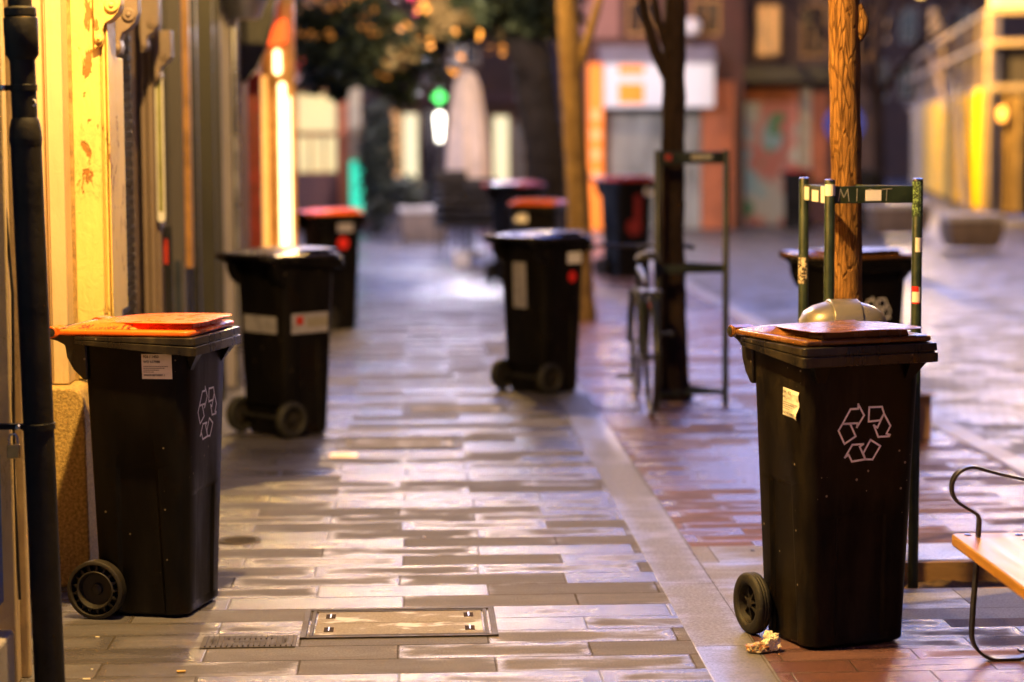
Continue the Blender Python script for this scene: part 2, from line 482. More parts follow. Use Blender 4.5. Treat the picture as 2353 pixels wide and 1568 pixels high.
# ribbed meter cover
t = thing('meter_cover', 'small ribbed iron meter cover with an oval rim beside the large manhole cover', 'meter cover', (-.533, 6.80, 0))
MB().box(-.15, .15, -.078, .078, -.01, .004).build('plate', M['coversteel'], t, .001)
rb = MB()
for k in range(17):
    x = -.136 + k * .017
    rb.box(x, x + .004, -.070, -.022 if abs(x) < .07 else .070, .003, .0075)
    if abs(x) < .07: rb.box(x, x + .004, .026, .070, .003, .0075)
rb.build('rib', M['coversteel'], t)
ov = [(.118 * math.cos(2 * PI * k / 40), .058 * math.sin(2 * PI * k / 40), .0078) for k in range(40)]
MB().strip(ov, .003, (0, 0, 1), True).build('oval_rim', M['coversteel'], t)
sq = [(-.05 + .0035 * k, .010 * math.sin(k * 1.9) * (1 if k % 5 else .2) + .001, .0078) for k in range(29)]
MB().strip(sq, .0016, (0, 0, 1)).build('lettering', M['coversteel'], t)
# round grate
t = thing('round_cover', 'small round iron cover in the pavement behind the orange-lidded bin in front', 'round cover', (-.70, 8.55, 0))
MB().lathe([(.085, -.01), (.085, .005), (.075, .006), (.072, .003), (.0, .003)], 28).build('plate', M['coversteel'], t, smooth=40)
for k in range(4):
    w2 = math.sqrt(.066 ** 2 - (-.045 + k * .03) ** 2)
    MB().box(-w2, w2, -.049 + k * .03, -.041 + k * .03, .002, .0065).build('bar', M['coversteel'], t)
t = thing('valve_cover', 'little brass-coloured valve cover at the corner of the second manhole cover', 'valve cover', (-.36, 10.84, 0))
M['brass'] = mat('brass_plate', (.62, .42, .15), .35, .2, 20, metal=.8, bump=.1)
MB().box(-.07, .07, -.07, .07, -.01, .005).build('plate', M['brass'], t, .001)
MB().box(-.035, .035, -.012, .012, .004, .009).build('hinge', M['brass'], t, .001)

# ------------------------------------------------------------------ left-hand buildings
M['cream'] = peeling('cream_render', (.66, .50, .30), (.45, .30, .16), (1, 1, .5), .70, 9, .5)
M['creamwood'] = peeling('cream_wood', (.62, .47, .28), (.20, .10, .03), (1, 1, .3), .69, 10, .8)
M['yellow'] = peeling('yellow_peeling_paint', (.80, .60, .20), (.30, .14, .03), (1, 1, .55), .615, 11, 1.0)
M['ochre'] = mat('ochre_stone', (.34, .22, .08), .85, .35, 30, bump=.9, bscale=110)
M['stucco'] = mat('rough_stucco', (.40, .27, .10), .95, .45, 95, bump=1.0, bscale=150)
M['bluepaint'] = mat('blue_paint', (.03, .10, .38), .4, .3, 12, bump=.2)
M['bluedark'] = mat('dark_blue_panel', (.02, .03, .06), .5, .2, 8, bump=.1)
M['dimpanel'] = mat('dim_lilac_panel', (.085, .075, .085), .5, .25, 4, bump=.1, stretch=(1, 1, .2))
M['darkshutter'] = mat('dark_shutter', (.035, .028, .02), .5, .3, 12, bump=.3)
M['pinkwood'] = peeling('pinkish_wood', (.20, .145, .12), (.12, .07, .05), (1, 1, .3), .66, 9, .6)
M['greygreen'] = mat('grey_green_panel', (.045, .042, .036), .45, .2, 3, bump=.1, stretch=(1, 1, .2))
M['paleplaster'] = mat('pale_lilac_plaster', (.40, .36, .40), .55, .2, 5, bump=.2, stretch=(1, 1, .3))
M['alu'] = mat('satin_aluminium', (.55, .55, .62), .3, .1, 5, metal=.9, bump=.05)
M['brickdark'] = mat('dark_brick', (.10, .05, .025), .8, .4, 30, bump=.6, bscale=40)
M['redpaint'] = mat('oxblood_paint', (.36, .020, .010), .4, .3, 8, bump=.1)
M['glassdark'] = mat('dark_glass', (.02, .02, .025), .08, .2, 3, bump=0, spec=.8)
M['signwhite'] = mat('sign_white', (.70, .68, .66), .4, .05, 10, bump=0)
M['signgreen'] = mat('sign_olive', (.22, .22, .07), .4, .3, 6, bump=0)
M['led'] = glow('led_tube', (1.0, .74, .32), 0.75)
M['ledamber'] = glow('amber_panel', (1.0, .48, .10), 0.1571)
M['redglow'] = glow('red_lantern_glow', (1.0, .09, .012), 0.3143)

XN = -1.17
b1 = thing('plaster_building', 'cream rendered house front at the near left edge with a blue door', 'building', (-1.17, 4.5, 0))
def Lb(mb, name, m, par, bevel=.003, smooth=None):
    """build world-space geometry as a child of a thing at its own base"""
    off = par.location
    mb.v = [(x - off.x, y - off.y, z - off.z) for x, y, z in mb.v]
    return mb.build(name, m, par, bevel, smooth)
Lb(MB().box(-5, -1.235, -3, 6.55, 0, 11), 'wall', M['cream'], b1)
Lb(MB().box(-1.233, -1.205, 4.3, 6.30, .25, 2.6), 'blue_door', M['bluepaint'], b1, .004)
for k in range(3):
    Lb(MB().box(-1.204, -1.197, 4.4 + k * .62, 4.92 + k * .62, .45, 1.05), 'door_panel', M['bluepaint'], b1, .004)
Lb(MB().box(-1.233, -1.172, 6.31, 6.37, .0, 4.2), 'door_frame', M['creamwood'], b1, .006)
Lb(MB().box(-1.233, -1.150, 6.385, 6.42, .0, 4.2), 'door_frame', M['creamwood'], b1, .006)
Lb(MB().box(-1.233, -1.178, 2.0, 6.30, .0, .17), 'plinth', M['stonelight'], b1, .01)
# cable down the wall
cb = MB().tube([(-1.187, 6.34, 4.0), (-1.182, 6.335, 2.2), (-1.176, 6.33, 1.4), (-1.160, 6.32, 1.15), (-1.172, 6.33, .6), (-1.165, 6.33, .25)], .0045, 8)
tag(cb.build('cable', M['iron'], smooth=60), 'thin black cable running down the cream door frame beside the drainpipe', 'cable')

# drainpipe with collars, bracket
dp = thing('drainpipe', 'dark cast-iron drainpipe with collars on the cream wall at the left edge', 'drainpipe', (-1.082, 6.24, 0))
LEAN = .018
def pp(z): return Vector((-LEAN * (z - .8), 0, z))
MB().tube([pp(0), pp(.5), pp(1.0), pp(1.58)], .044, 24).build('lower_pipe', M['pipe'], dp, smooth=40)
cap = MB().tube([pp(1.575), pp(1.595), pp(1.60), pp(1.625), pp(1.65), pp(1.668)], [.044, .047, .0465, .045, .040, .030], 24)
cap.build('collar', M['pipe'], dp, smooth=40)
MB().tube([pp(1.66), pp(1.75), pp(1.825)], .036, 24).build('middle_pipe', M['pipe'], dp, smooth=40)
MB().tube([pp(1.82), pp(1.826), pp(1.835), pp(1.935), pp(1.94)], [.037, .040, .047, .049, .046], 24).build('socket', M['pipe'], dp, smooth=40)
MB().tube([pp(1.94), pp(1.945), pp(1.965), pp(1.97)], [.04, .046, .045, .038], 24).build('socket_ring', M['pipe'], dp, smooth=40)
MB().tube([pp(1.965), pp(2.4), pp(3.2), pp(5.2)], .034, 24).build('upper_pipe', M['pipe'], dp, smooth=40)
for z, r in ((1.742, .039), (.775, .048)):
    br = MB().tube([pp(z - .009), pp(z + .009)], r, 24)
    p = pp(z)
    br.box(p.x - .13, p.x - .02, -.012, .012, z - .008, z + .008)
    o = br.build('bracket', M['pipe'], dp, .001, 40)
    MB().lathe([(.0, -.009), (.007, -.009), (.007, .006), (0, .008)], 10, Matrix.Translation((p.x - .055, -.02, z)) @ Matrix.Rotation(PI / 2, 4, 'X')).build('bolt', M['chrome'], o)
# little ring sticker / scrawl on the pipe
q = pp(1.68)
ringp = [(q.x + .030 + .006 * math.cos(a), -.0215 + .0 * a, 1.70 + .009 * math.sin(a)) for a in [2 * PI * k / 14 for k in range(14)]]
MB().strip(ringp, .0022, (.55, -.83, 0), True, .001).build('scrawl', M['paper'], dp)
# padlock on the bracket
pk = thing('padlock', 'small brass padlock hanging from the lower drainpipe bracket', 'padlock', (-1.148, 6.205, .715))
MB().box(-.018, .018, -.008, .008, -.028, .012).build('body', M['brass'], pk, .003, 40)
MB().tube([(-.012, 0, .010), (-.012, 0, .032), (-.006, 0, .042), (.006, 0, .042), (.012, 0, .032), (.012, 0, .010)], .0032, 8).build('shackle', M['chrome'], pk, smooth=60)

# ornate peeling shopfront
b2 = thing('ornate_shopfront', 'old yellow shopfront with peeling painted pilasters and carved brackets', 'building', (-1.3, 8.5, 0))
Lb(MB().box(-5, -1.36, 6.56, 10.9, 0, 11), 'wall', M['ochre'], b2)
Y1 = 7.80
gx = [XR(p, Y1) for p in (60, 92, 114, 119, 123, 160)]
p1 = MB()
p1.box(gx[0], gx[2], Y1 + .006, Y1 + .12, .72, 5).box(gx[2], gx[3], Y1 + .016, Y1 + .12, .72, 5).box(gx[3], gx[4], Y1 + .004, Y1 + .12, .72, 5).box(gx[4] + .001, gx[5], Y1, Y1 + .14, .72, 5)
Lb(p1, 'cream_pilaster', M['cream'], b2, .004, 40)
Lb(MB().box(-1.36, gx[5] - .002, Y1 + .141, Y1 + .30, .72, 5), 'stone_return', M['ochre'], b2, .006)
# stucco plinth with rounded top
px_a, px_b = XR(100, 7.70), XR(190, 7.70)
pr = [(px_a, 0), (px_b + .012, 0), (px_b + .004, .60), (px_b - .002, .68), (px_b - .018, .708), (px_b - .05, .716), (px_a, .716)]
Lb(MB().prism(pr, 'y', 7.70, 7.95), 'plinth', M['stucco'], b2, .008, 40)
Lb(MB().box(-1.36, XR(214, 7.9), 7.951, 8.02, 0, .715), 'plinth_return', M['darkshutter'], b2)
Lb(MB().box(XR(196, 7.94), XR(216, 7.94), 7.955, 7.99, 0, .93), 'post_foot', M['creamwood'], b2, .004)
Y2 = 7.96
Lb(MB().box(XR(157, 7.945), XR(181, 7.945), 7.945, 7.958, .717, 5), 'stone_edge', M['ochre'], b2, .002)
Lb(MB().box(XR(179, Y2), XR(246, Y2), Y2, Y2 + .20, .717, 5), 'yellow_pilaster', M['yellow'], b2, .006, 40)
mo = MB()
for a, b_, dy in ((246, 250, .015), (250, 256, .005), (256, 260, .02), (260, 264, .0)):
    mo.box(XR(a, Y2) + .0005, XR(b_, Y2), Y2 + dy, Y2 + .22, .717, 4)
Lb(mo, 'moulding', M['yellow'], b2, .003)
Lb(MB().box(XR(264, 8.05), XR(269, 8.05), 8.05, 8.40, .95, 1.9), 'side_board', M['yellow'], b2, .004)
# shutters in the opening
def corbel(Yc, x_out, ztop, s, m, th, name='carved_bracket'):
    prof = [(0, 0), (.012, .004), (.030, .016), (.036, .04), (.030, .065), (.040, .09), (.065, .105), (.088, .13), (.098, .165), (.098, .30), (0, .30)]
    mb = MB().prism([(x_out + u * s, ztop - (.30 - v) * s) for u, v in prof], 'y', Yc, Yc + th)
    for u, v, r in ((.066, .155, .026), (.018, .035, .015)):
        mb.lathe([(.0, -.004), (r * .9, -.004), (r, .0), (r, th + .008), (r * .9, th + .012), (0, th + .012)], 20, Matrix.Translation((x_out + u * s, Yc + th, ztop - (.30 - v) * s)) @ Matrix.Rotation(PI / 2, 4, 'X'))
        mb.lathe([(.0, .0), (r * .45, .0), (r * .35, .012), (0, .014)], 14, Matrix.Translation((x_out + u * s, Yc - .006, ztop - (.30 - v) * s)) @ Matrix.Rotation(PI / 2, 4, 'X'))
    return Lb(mb, name, m, b2, .003, 40)
corbel(Y2 - .03, XR(236, Y2), 2.22, 1.0, M['yellow'], .12)
corbel(8.42, XR(272, 8.42), 2.22, 1.05, M['pinkwood'], .12)
corbel(9.95, XR(338, 9.95), 2.24, .85, M['pinkwood'], .12)
corbel(10.3, XR(368, 10.3), 2.10, .8, M['pinkwood'], .12)
# glossy clear sheet with brown paper taped on it
M['film'] = mat('clear_film', (.05, .032, .022), .07, .5, 14, bump=.5, bscale=9, spec=.9, stretch=(1, 1, .15))
M['kraft'] = mat('kraft_paper', (.42, .24, .10), .6, .25, 10, bump=.3, bscale=20)
Lb(MB().box(XR(268, 8.42), XR(284, 8.42), 8.42, 8.43, 1.35, 2.1), 'glazed_panel', M['film'], b2, .002)
Lb(MB().box(XR(264, 8.40), XR(288, 8.40), 8.405, 8.412, 1.12, 1.47), 'paper_sheet', M['kraft'], b2, .001)
Lb(MB().box(XR(258, 8.36), XR(283, 8.36), 8.36, 8.40, .5, 1.03), 'jamb_foot', M['creamwood'], b2, .004)
lk = Lb(MB().box(XR(272, 8.33), XR(283, 8.33), 8.32, 8.35, 1.005, 1.065), 'lock', M['iron'], b2, .003)
Lb(MB().box(XR(284, 8.33), XR(290, 8.33), 8.325, 8.35, .99, 1.06), 'lock_plate', M['kraft'], b2, .004)
sh = MB()
for k in range(60):
    z = .02 + k * .045
    sh.box(-1.358, -1.325, 8.5, 10.41, z, z + .038)
Lb(sh, 'roller_shutter', M['darkshutter'], b2, .004)
Y3 = 10.42
p3 = MB().box(XR(334, Y3), XR(346, Y3), Y3 + .02, Y3 + .2, 0, 5).box(XR(346, Y3) + .001, XR(350, Y3), Y3 + .035, Y3 + .2, 0, 5).box(XR(350, Y3) + .001, XR(364, Y3), Y3, Y3 + .2, 0, 5).box(XR(364, Y3) + .001, XR(374, Y3), Y3 + .015, Y3 + .2, 0, 5)
Lb(p3, 'wooden_pilaster', M['pinkwood'], b2, .004)
Lb(MB().box(XR(334, Y3 - .05), XR(374, Y3 - .05), Y3 - .05, Y3 - .002, 0, .55), 'pilaster_base', M['pinkwood'], b2, .006)

hs = thing('card_sign', 'white-edged narrow card hanging on the old wooden pilaster', 'sign', (-1.16, 10.3, 0))
hs.location = (XR(377, 10.36), 10.36, 1.2)
w = XR(386, 10.36) - XR(368, 10.36)
MB().prism([(x, y) for x, y, z in rrect(-w / 2, w / 2, .0, .78, .015, 0)], 'y', 0, .008).build('card', M['signwhite'], hs, .001)
MB().box(-w * .30, w * .30, -.002, .0, .05, .74).build('print', M['signgreen'], hs)
ps = thing('shop_poster', 'dark poster with a red corner pasted below the narrow card sign', 'poster', (XR(388, 10.6), 10.55, .45))
MB().box(-.03, .03, 0, .006, .0, .72).build('sheet', M['glassdark'], ps)
MB().box(-.02, .012, -.002, .0, .54, .66).build('red_print', M['redpaint'], ps)
MB().box(-.025, .025, -.002, .0, .02, .22).build('white_print', M['white'], ps)

# grey shopfront
b3 = thing('grey_shopfront', 'dark grey shopfront with lilac plaster column between the peeling front and the red one', 'building', (-1.2, 12.9, 0))
Lb(MB().box(-5, -1.30, 10.91, 15.0, 0, 10.5), 'wall', M['greygreen'], b3)
Lb(MB().box(-1.299, -1.275, 10.95, 11.5, .0, 2.6), 'window', M['glassdark'], b3)
Lb(MB().box(XR(396, 11.6), XR(428, 11.6), 11.6, 11.66, .3, 3.0), 'door_leaf', M['dimpanel'], b3)
Lb(MB().box(XR(404, 11.59), XR(420, 11.59), 11.585, 11.599, .3, .95), 'blue_panel', M['bluedark'], b3)
M['amberwood'] = mat('amber_wood', (.40, .20, .06), .4, .3, 8, bump=.1)
Lb(MB().box(XR(429, 11.7), XR(446, 11.7), 11.7, 11.78, .9, 3.0), 'amber_post', M['amberwood'], b3, .005)
Lb(MB().box(XR(446, 12.0), XR(462, 12.0), 12.0, 12.08, .0, 3.0), 'dark_jamb', M['iron'], b3, .005)
Lb(MB().box(XR(463, 12.8), XR(500, 12.8), 12.8, 12.86, .0, 3.4), 'panel', M['greygreen'], b3, .006)
Lb(MB().box(XR(500, 13.2), XR(516, 13.2), 13.2, 13.26, .0, 3.4), 'panel', M['greygreen'], b3, .006)
Lb(MB().box(XR(512, 13.9), XR(540, 13.9), 13.9, 14.1, .0, 4.2), 'column', M['paleplaster'], b3, .01)
Lb(MB().tube([(XR(549, 13.88), 13.86, .0), (XR(549, 13.88), 13.86, 2.55)], .026, 16), 'corner_rail', M['alu'], b3, 0, 40)
sp_ = MB().lathe([(.0, 0), (.10, .0), (.17, .10), (.175, .16), (.0, .16)], 24, Matrix.Translation((XR(572, 13.8), 13.72, 2.33)))
lamp_s = thing('wall_spotlight', 'unlit bluish metal wall light at the top of the lilac column', 'wall light', (XR(572, 13.8), 13.72, 2.33))
MB().lathe([(.0, 0), (.09, .0), (.11, .02), (.17, .16), (.175, .19), (.0, .2)], 24).build('shade', M['alu'], lamp_s, smooth=40)
MB().tube([(0, 0, .18), (0, 0, .4), (-.16, 0, .45)], .014, 8).build('arm', M['iron'], lamp_s, smooth=50)

# red shopfront with light tubes
b4 = thing('red_shopfront', 'dark red shopfront with arched top and glowing vertical light tubes', 'building', (-1.1, 17, 0))
Lb(MB().box(-5, -1.22, 15.01, 19.4, 0, 10.5), 'wall', M['brickdark'], b4)
Lb(MB().box(XR(577, 15.6), XR(606, 15.6), 15.6, 15.75, .0, 2.05), 'red_jamb', M['redpaint'], b4, .01)
Lb(MB().box(-1.219, -1.19, 15.1, 15.55, .0, 2.6), 'brick_pier', M['brickdark'], b4, .01)
arc = [(XR(560, 15.4), 2.05), (XR(612, 15.4), 2.02)]
ap = [(XR(545, 15.4), 1.95)] + [(XR(545, 15.4) + .34 * math.sin(R(a)), 1.95 + .9 * (1 - math.cos(R(a)))) for a in range(15, 91, 15)] + [(XR(545, 15.4) + .34, 3.2), (XR(545, 15.4), 3.2)]
Lb(MB().prism(ap, 'y', 15.3, 15.42), 'arched_fascia', M['iron'], b4, .01)
YL = 16.2
pk_ = Lb(MB().box(XR(608, YL), XR(684, YL), YL + .02, YL + .1, .0, 2.75), 'light_panel', M['amberwood'], b4, .005)
Lb(MB().box(XR(607, YL), XR(622, YL), YL, YL + .019, .5, 2.05), 'amber_panel', M['ledamber'], b4, .004)
def led(x, z0, z1, r):
    return Lb(MB().tube([(x, YL - .02, z0), (x, YL - .02, z0 + .02), (x, YL - .02, z1 - .02), (x, YL - .02, z1)], [r * .5, r, r, r * .5], 14), 'light_tube', M['led'], b4, 0, 50)
led(XR(656, YL), .72, 2.00, .027)
led(XR(646, YL), 2.06, 2.24, .027)
led(XR(672, YL), .3, 1.9, .008)
rl = [(XR(622, YL), 2.27), (XR(668, YL), 2.29), (XR(668, YL), 2.46), (XR(650, YL), 2.44), (XR(634, YL), 2.36)]
Lb(MB().prism(rl, 'y', YL - .16, YL - .04), 'red_light_box', M['redglow'], b4, .01)

# ------------------------------------------------------------------ wheeled bins
GB = 'wheeled bins set out along the street'

def body_loop(z, side_in=0.0, front_in=0.0, shrink=0.0, notch=False):
    t = z / .88
    xb = -.128 if notch else -.146 - .024 * t
    xf = .166 + .030 * t - shrink
    yw = .176 + .032 * t - shrink
    c = .040
    q = [(xb, 0), (xb, yw - .035), (xb + .012, yw - .010), (xb + .036, yw), (-.070 + .012 * t, yw), (-.060 + .012 * t, yw - side_in), (.088 - .03 * t, yw - side_in), (.098 - .03 * t, yw),
         (xf - c, yw), (xf - c * .55, yw - c * .22), (xf - c * .16, yw - c * .62), (xf, yw - c * 1.05), (xf, .088), (xf - front_in, .080), (xf - front_in, .0)]
    return [(x, y, z) for x, y in q] + [(x, -y, z) for x, y in reversed(q[1:-1])]

RECYCLE = [
    [[(665, 762), (735, 632), (803, 632), (804, 592), (860, 695), (797, 800), (800, 763)],
     [(665, 762), (735, 765), (788, 882), (688, 945), (630, 822)]],
    [[(905, 625), (1022, 627), (1042, 690), (1008, 750), (903, 755)],
     [(1042, 690), (1105, 805), (1070, 875), (1102, 888), (1096, 900), (995, 900), (952, 792), (985, 815)]],
    [[(760, 957), (860, 957), (828, 980), (882, 1097), (760, 1110), (728, 1045), (695, 1068)],
     [(862, 1040), (925, 922), (1017, 985), (948, 1103), (882, 1097)]]]

def wheel_mats(kind):
    return (M['wheel'], M['wheel']) if kind == 'teeth' else (M['rubber'], M['wheel'])

def make_wheel(kind, par, side):
    m = Matrix.Translation((-.133, side * .192, .0975)) @ Matrix.Rotation(-side * PI / 2, 4, 'X')
    r = .0975
    if kind == 'teeth':
        ty = MB().lathe([(r - .010, .0), (r - .002, .001), (r, .005), (r, .043), (r - .004, .046), (r - .012, .046), (r - .014, .040), (r - .016, .014), (r - .016, .0)], 44, m)
        ri = MB().lathe([(r - .016, .013), (.066, .013), (.065, .040), (.061, .043), (.058, .041), (.052, .018), (.020, .016), (.017, .026), (.010, .030), (0, .030)], 36, m)
        for k in range(17):
            a = 2 * PI * k / 17
            mm = m @ Matrix.Rotation(a, 4, 'Z')
            ri.add([mm @ Vector(p) for p in ((.064, -.006, .013), (.064, .006, .013), (r - .015, .0035, .013), (r - .015, -.0035, .013), (.064, -.005, .040), (.064, .005, .040), (r - .015, .0015, .034), (r - .015, -.0015, .034))],
                   [(4, 5, 6, 7), (0, 1, 5, 4), (1, 2, 6, 5), (2, 3, 7, 6), (3, 0, 4, 7)])
    else:
        ty = MB().lathe([(.062, .004), (.066, .0), (.088, .0), (.095, .006), (r, .014), (r, .017), (r - .002, .019), (r, .021), (r, .027), (r - .002, .029), (r, .031), (r, .036), (.095, .042), (.088, .047), (.078, .049), (.070, .048), (.064, .044), (.062, .038)], 44, m)
        ri = MB().lathe([(.063, .006), (.063, .040), (.060, .041), (.056, .020), (.030, .012), (.016, .012), (.016, .034), (.010, .037), (0, .037)], 32, m)
        for k in range(7):
            mm = m @ Matrix.Rotation(2 * PI * k / 7 + .2, 4, 'Z')
            ri.add([mm @ Vector(p) for p in ((.014, -.0035, .012), (.014, .0035, .012), (.058, .0035, .012), (.058, -.0035, .012), (.014, -.0025, .034), (.014, .0025, .034), (.057, .0025, .026), (.057, -.0025, .026))],
                   [(4, 5, 6, 7), (0, 1, 5, 4), (1, 2, 6, 5), (2, 3, 7, 6), (3, 0, 4, 7)])
    a, b = wheel_mats(kind)
    w = ri.build('wheel', b, par, smooth=35)
    ty.build('tyre', a, w, smooth=50)
    return w

def make_bin(label, lidmat, bodymat, wheelkind):
    t = thing('wheeled_bin', label, 'bin', group=GB)
    lv = [dict(z=.003, shrink=.014, notch=True), dict(z=.014, notch=True, side_in=.004), dict(z=.040, notch=True, side_in=.011, front_in=.008), dict(z=.150, notch=True, side_in=.011, front_in=.008), dict(z=.168, side_in=.011, front_in=.008),
          dict(z=.405, side_in=.011, front_in=.008), dict(z=.425, side_in=.011), dict(z=.500, side_in=.011), dict(z=.520), dict(z=.70), dict(z=.918)]
    b = MB().loft([body_loop(**k) for k in lv])
    b.build('body', bodymat, t, .003, 32)
    # rim: thin at the back, deep at the front with a stepped lip
    rim = MB()
    def rl(dz, out, zb=None):
        lp = []
        for x, y, _ in rrect(-.190 - out * .3, .236 + out, -.240 - out, .240 + out, .016, 0, 3):
            u = min(1, max(0, (x + .19) / .40))
            lo = .912 - .036 * u
            lp.append((x, y, lo + (.936 - lo) * dz))
        return lp
    inner = [(x * .8 + .005, y * .82, .905) for x, y, z in rl(0, 0)]
    rim.loft([inner, rl(0, -.006), rl(.03, .0), rl(.50, .0), rl(.53, -.007), rl(.58, -.007), rl(.61, -.002), rl(.97, -.003), rl(1, -.008), [(x * .9, y * .9, .937) for x, y, z in rl(1, 0)]], (True, True))
    rim.build('rim', M['bin_rim'], t, .0015, 30)
    for s in (-1, 1):
        gs = MB()
        gs.add([(.192, s * .14, .879), (.228, s * .14, .879), (.192, s * .14, .82), (.192, s * .198, .879), (.228, s * .200, .879), (.190, s * .165, .82)], [(0, 1, 2), (3, 5, 4), (0, 3, 4, 1), (1, 4, 5, 2), (0, 2, 5, 3)])
        gs.build('gusset', bodymat, t, .001)
    gs = MB().box(.1905, .2005, -.11, .11, .868, .8785)
    for s in (-1, 1):
        for k in range(3):
            y = s * (.02 + k * .04)
            gs.add([(.19, y - .003, .879), (.228, y - .003, .879), (.19, y - .003, .84), (.19, y + .003, .879), (.228, y + .003, .879), (.19, y + .003, .84)], [(0, 1, 2), (3, 5, 4), (0, 3, 4, 1), (1, 4, 5, 2), (0, 2, 5, 3)])
    gs.build('comb', bodymat, t, .001)
    hd = MB()
    prof = [(-.150, .79), (-.168, .795), (-.200, .825), (-.222, .865), (-.228, .905), (-.255, .918), (-.283, .925), (-.283, .962), (-.225, .962), (-.150, .93)]
    for s in (-1, 1):
        a, c = (.150, .212) if s > 0 else (-.212, -.150)
        hd.prism(prof, 'y', a, c)
    hd.tube([(-.262, -.15, .948), (-.262, .15, .948)], .014, 12)
    hd.build('handle', M['bin_rim'], t, .006, 40)
    # lid
    lid = MB()
    lo = [rrect(-.252, .214, -.224, .224, .022, z) for z in (.939,)] 
    A = lambda x0, x1, y, r, z: rrect(x0, x1, -y, y, r, z)
    lid.loft([A(-.245, .206, .217, .02, .9375), A(-.254, .217, .227, .022, .942), A(-.256, .219, .2285, .024, .957), A(-.254, .217, .226, .024, .966), A(-.248, .209, .218, .022, .970)])
    # raised hump at the rear with sloping shoulders, narrowing to the front where the flap overhangs
    def sec(x, half, z, foot, zf=.9695):
        return [(x, -foot, zf), (x, -half, z), (x, -half * .6, z + .003), (x, 0, z + .004), (x, half * .6, z + .003), (x, half, z), (x, foot, zf)]
    lid.loft([sec(-.258, .17, .969, .215, .955), sec(-.225, .175, .977, .220), sec(-.15, .180, .993, .220), sec(-.08, .185, 1.0, .220), sec(-.03, .187, 1.003, .218), sec(.02, .170, 1.003, .196), sec(.06, .155, 1.003, .168), sec(.10, .150, 1.003, .158), sec(.192, .146, 1.0, .154), sec(.197, .140, .996, .152)], closed=True)
    sq_ = lambda mb: [(x, y, .9375 + (z - .9375) * .64) for x, y, z in mb.v]
    lid.v = sq_(lid)
    lid.build('lid', lidmat, t, .003, 40)
    fl = MB()
    def fsec(x, half, z):
        return [(x, -half, z - .001), (x, -half * .5, z + .003), (x, 0, z + .004), (x, half * .5, z + .003), (x, half, z - .001), (x, half, z - .005), (x, 0, z - .003), (x, -half, z - .005)]
    fl.loft([fsec(-.12, .172, 1.0), fsec(-.05, .187, 1.0055), fsec(.04, .200, 1.007), fsec(.14, .203, 1.008), fsec(.20, .198, 1.008), fsec(.224, .176, 1.007), fsec(.236, .11, 1.006)], closed=True)
    fl.v = sq_(fl)
    fl.build('lid_flap', lidmat, t, .0012, 40)
    for s in (-1, 1):
        hg = MB()
        hg.tube([(-.266, s * .155, .948), (-.266, s * .232, .948)], .0195, 18)
        hg.prism([(-.266, .9675), (-.235, .962), (-.235, .942), (-.258, .930), (-.266, .9285)], 'y', s * .155, s * .229)
        h = hg.build('hinge', lidmat, t, .002, 40)
        hc = MB()
        hc.tube([(-.266, s * .2325, .948), (-.266, s * .2345, .948)], .0145, 18)
        hc.tube([(-.266, s * .2345, .948), (-.266, s * .2365, .948)], .006, 12)
        hc.build('hinge_cap', M['rubber'], h, 0, 40)
    for s in (-1, 1): make_wheel(wheelkind, t, s)
    MB().tube([(-.133, -.20, .0975), (-.133, .20, .0975)], .011, 12).build('axle', M['iron'], t, 0, 40)
    return t

def add_logo(t):
    lg = MB()
    def front(x, y):
        u = (x - 865) / 2966 / .87; v = .668 + (850 - y) / 2966
        xf = .166 + .030 * v / .88
        return Vector((xf + .0008, u, v))
    nrm = Vector((1, 0, -.030 / .88)).normalized()
    for arrow in RECYCLE:
        for poly in arrow:
            lg.strip([front(*p) for p in poly], .0031, nrm, True)
    lg.build('recycling_symbol', M['logo'], t)

def side_frame(side, x, z):
    """matrix placing text/sticker on the body side: u along the face, v up"""
    yw = .176 + .032 * z / .88
    lean = math.atan(.032 / .88)
    # looking at side y<0 : +x right ; at side y>0 : +x is left
    m = Matrix.Translation((x, side * (yw + .0008), z))
    if side < 0: r = Matrix(((1, 0, 0, 0), (0, math.sin(-lean), -math.cos(lean), 0), (0, math.cos(lean), math.sin(-lean), 0), (0, 0, 0, 1)))
    else: r = Matrix(((-1, 0, 0, 0), (0, math.sin(lean), math.cos(lean), 0), (0, math.cos(lean), -math.sin(lean), 0), (0, 0, 0, 1)))
    return m @ r

def sticker(t, m, w, h, lines, curl=0.0):
    """paper label in plane u (right) v (up), origin at its lower left"""
    mb = MB(); n = 8
    vs = []
    for j in range(n + 1):
        for i in range(n + 1):
            u, v = i / n, j / n
            b = curl * (max(0, u - .55) ** 2 * 3 * (1 - v) + .35 * math.sin(v * 9) * max(0, u - .3))
            vs.append(m @ Vector((u * w, v * h, .0003 + abs(b) * .02)))
    mb.add(vs, [(j * (n + 1) + i, j * (n + 1) + i + 1, (j + 1) * (n + 1) + i + 1, (j + 1) * (n + 1) + i) for j in range(n) for i in range(n)])
    s = mb.build('label_sticker', M['paper'], t)
    tx, tg = MB(), MB()
    for txt, size, u, v, grey in lines:
        if grey == 2:                                   # a line of print too small to read
            x, rr = size * w, random.Random(int(v * 997))
            while x < u * w:
                l = rr.uniform(.002, .007)
                tg.add([m @ Vector(p) for p in ((x, v * h, .0012 + .004 * curl), (x + l, v * h, .0012 + .004 * curl), (x + l, v * h + .0026, .0012 + .004 * curl), (x, v * h + .0026, .0012 + .004 * curl))], [(0, 1, 2, 3)])
                x += l + .0012
            continue
        a, f = text_mb(txt, size, m @ Matrix.Translation((u * w, v * h, .0012 + .004 * curl)), .0002)
        (tg if grey else tx).add(a, f)
    tx.build('lettering', M['ink'], s)
    if tg.v: tg.build('small_print', M['inkgrey'], s)
    return s

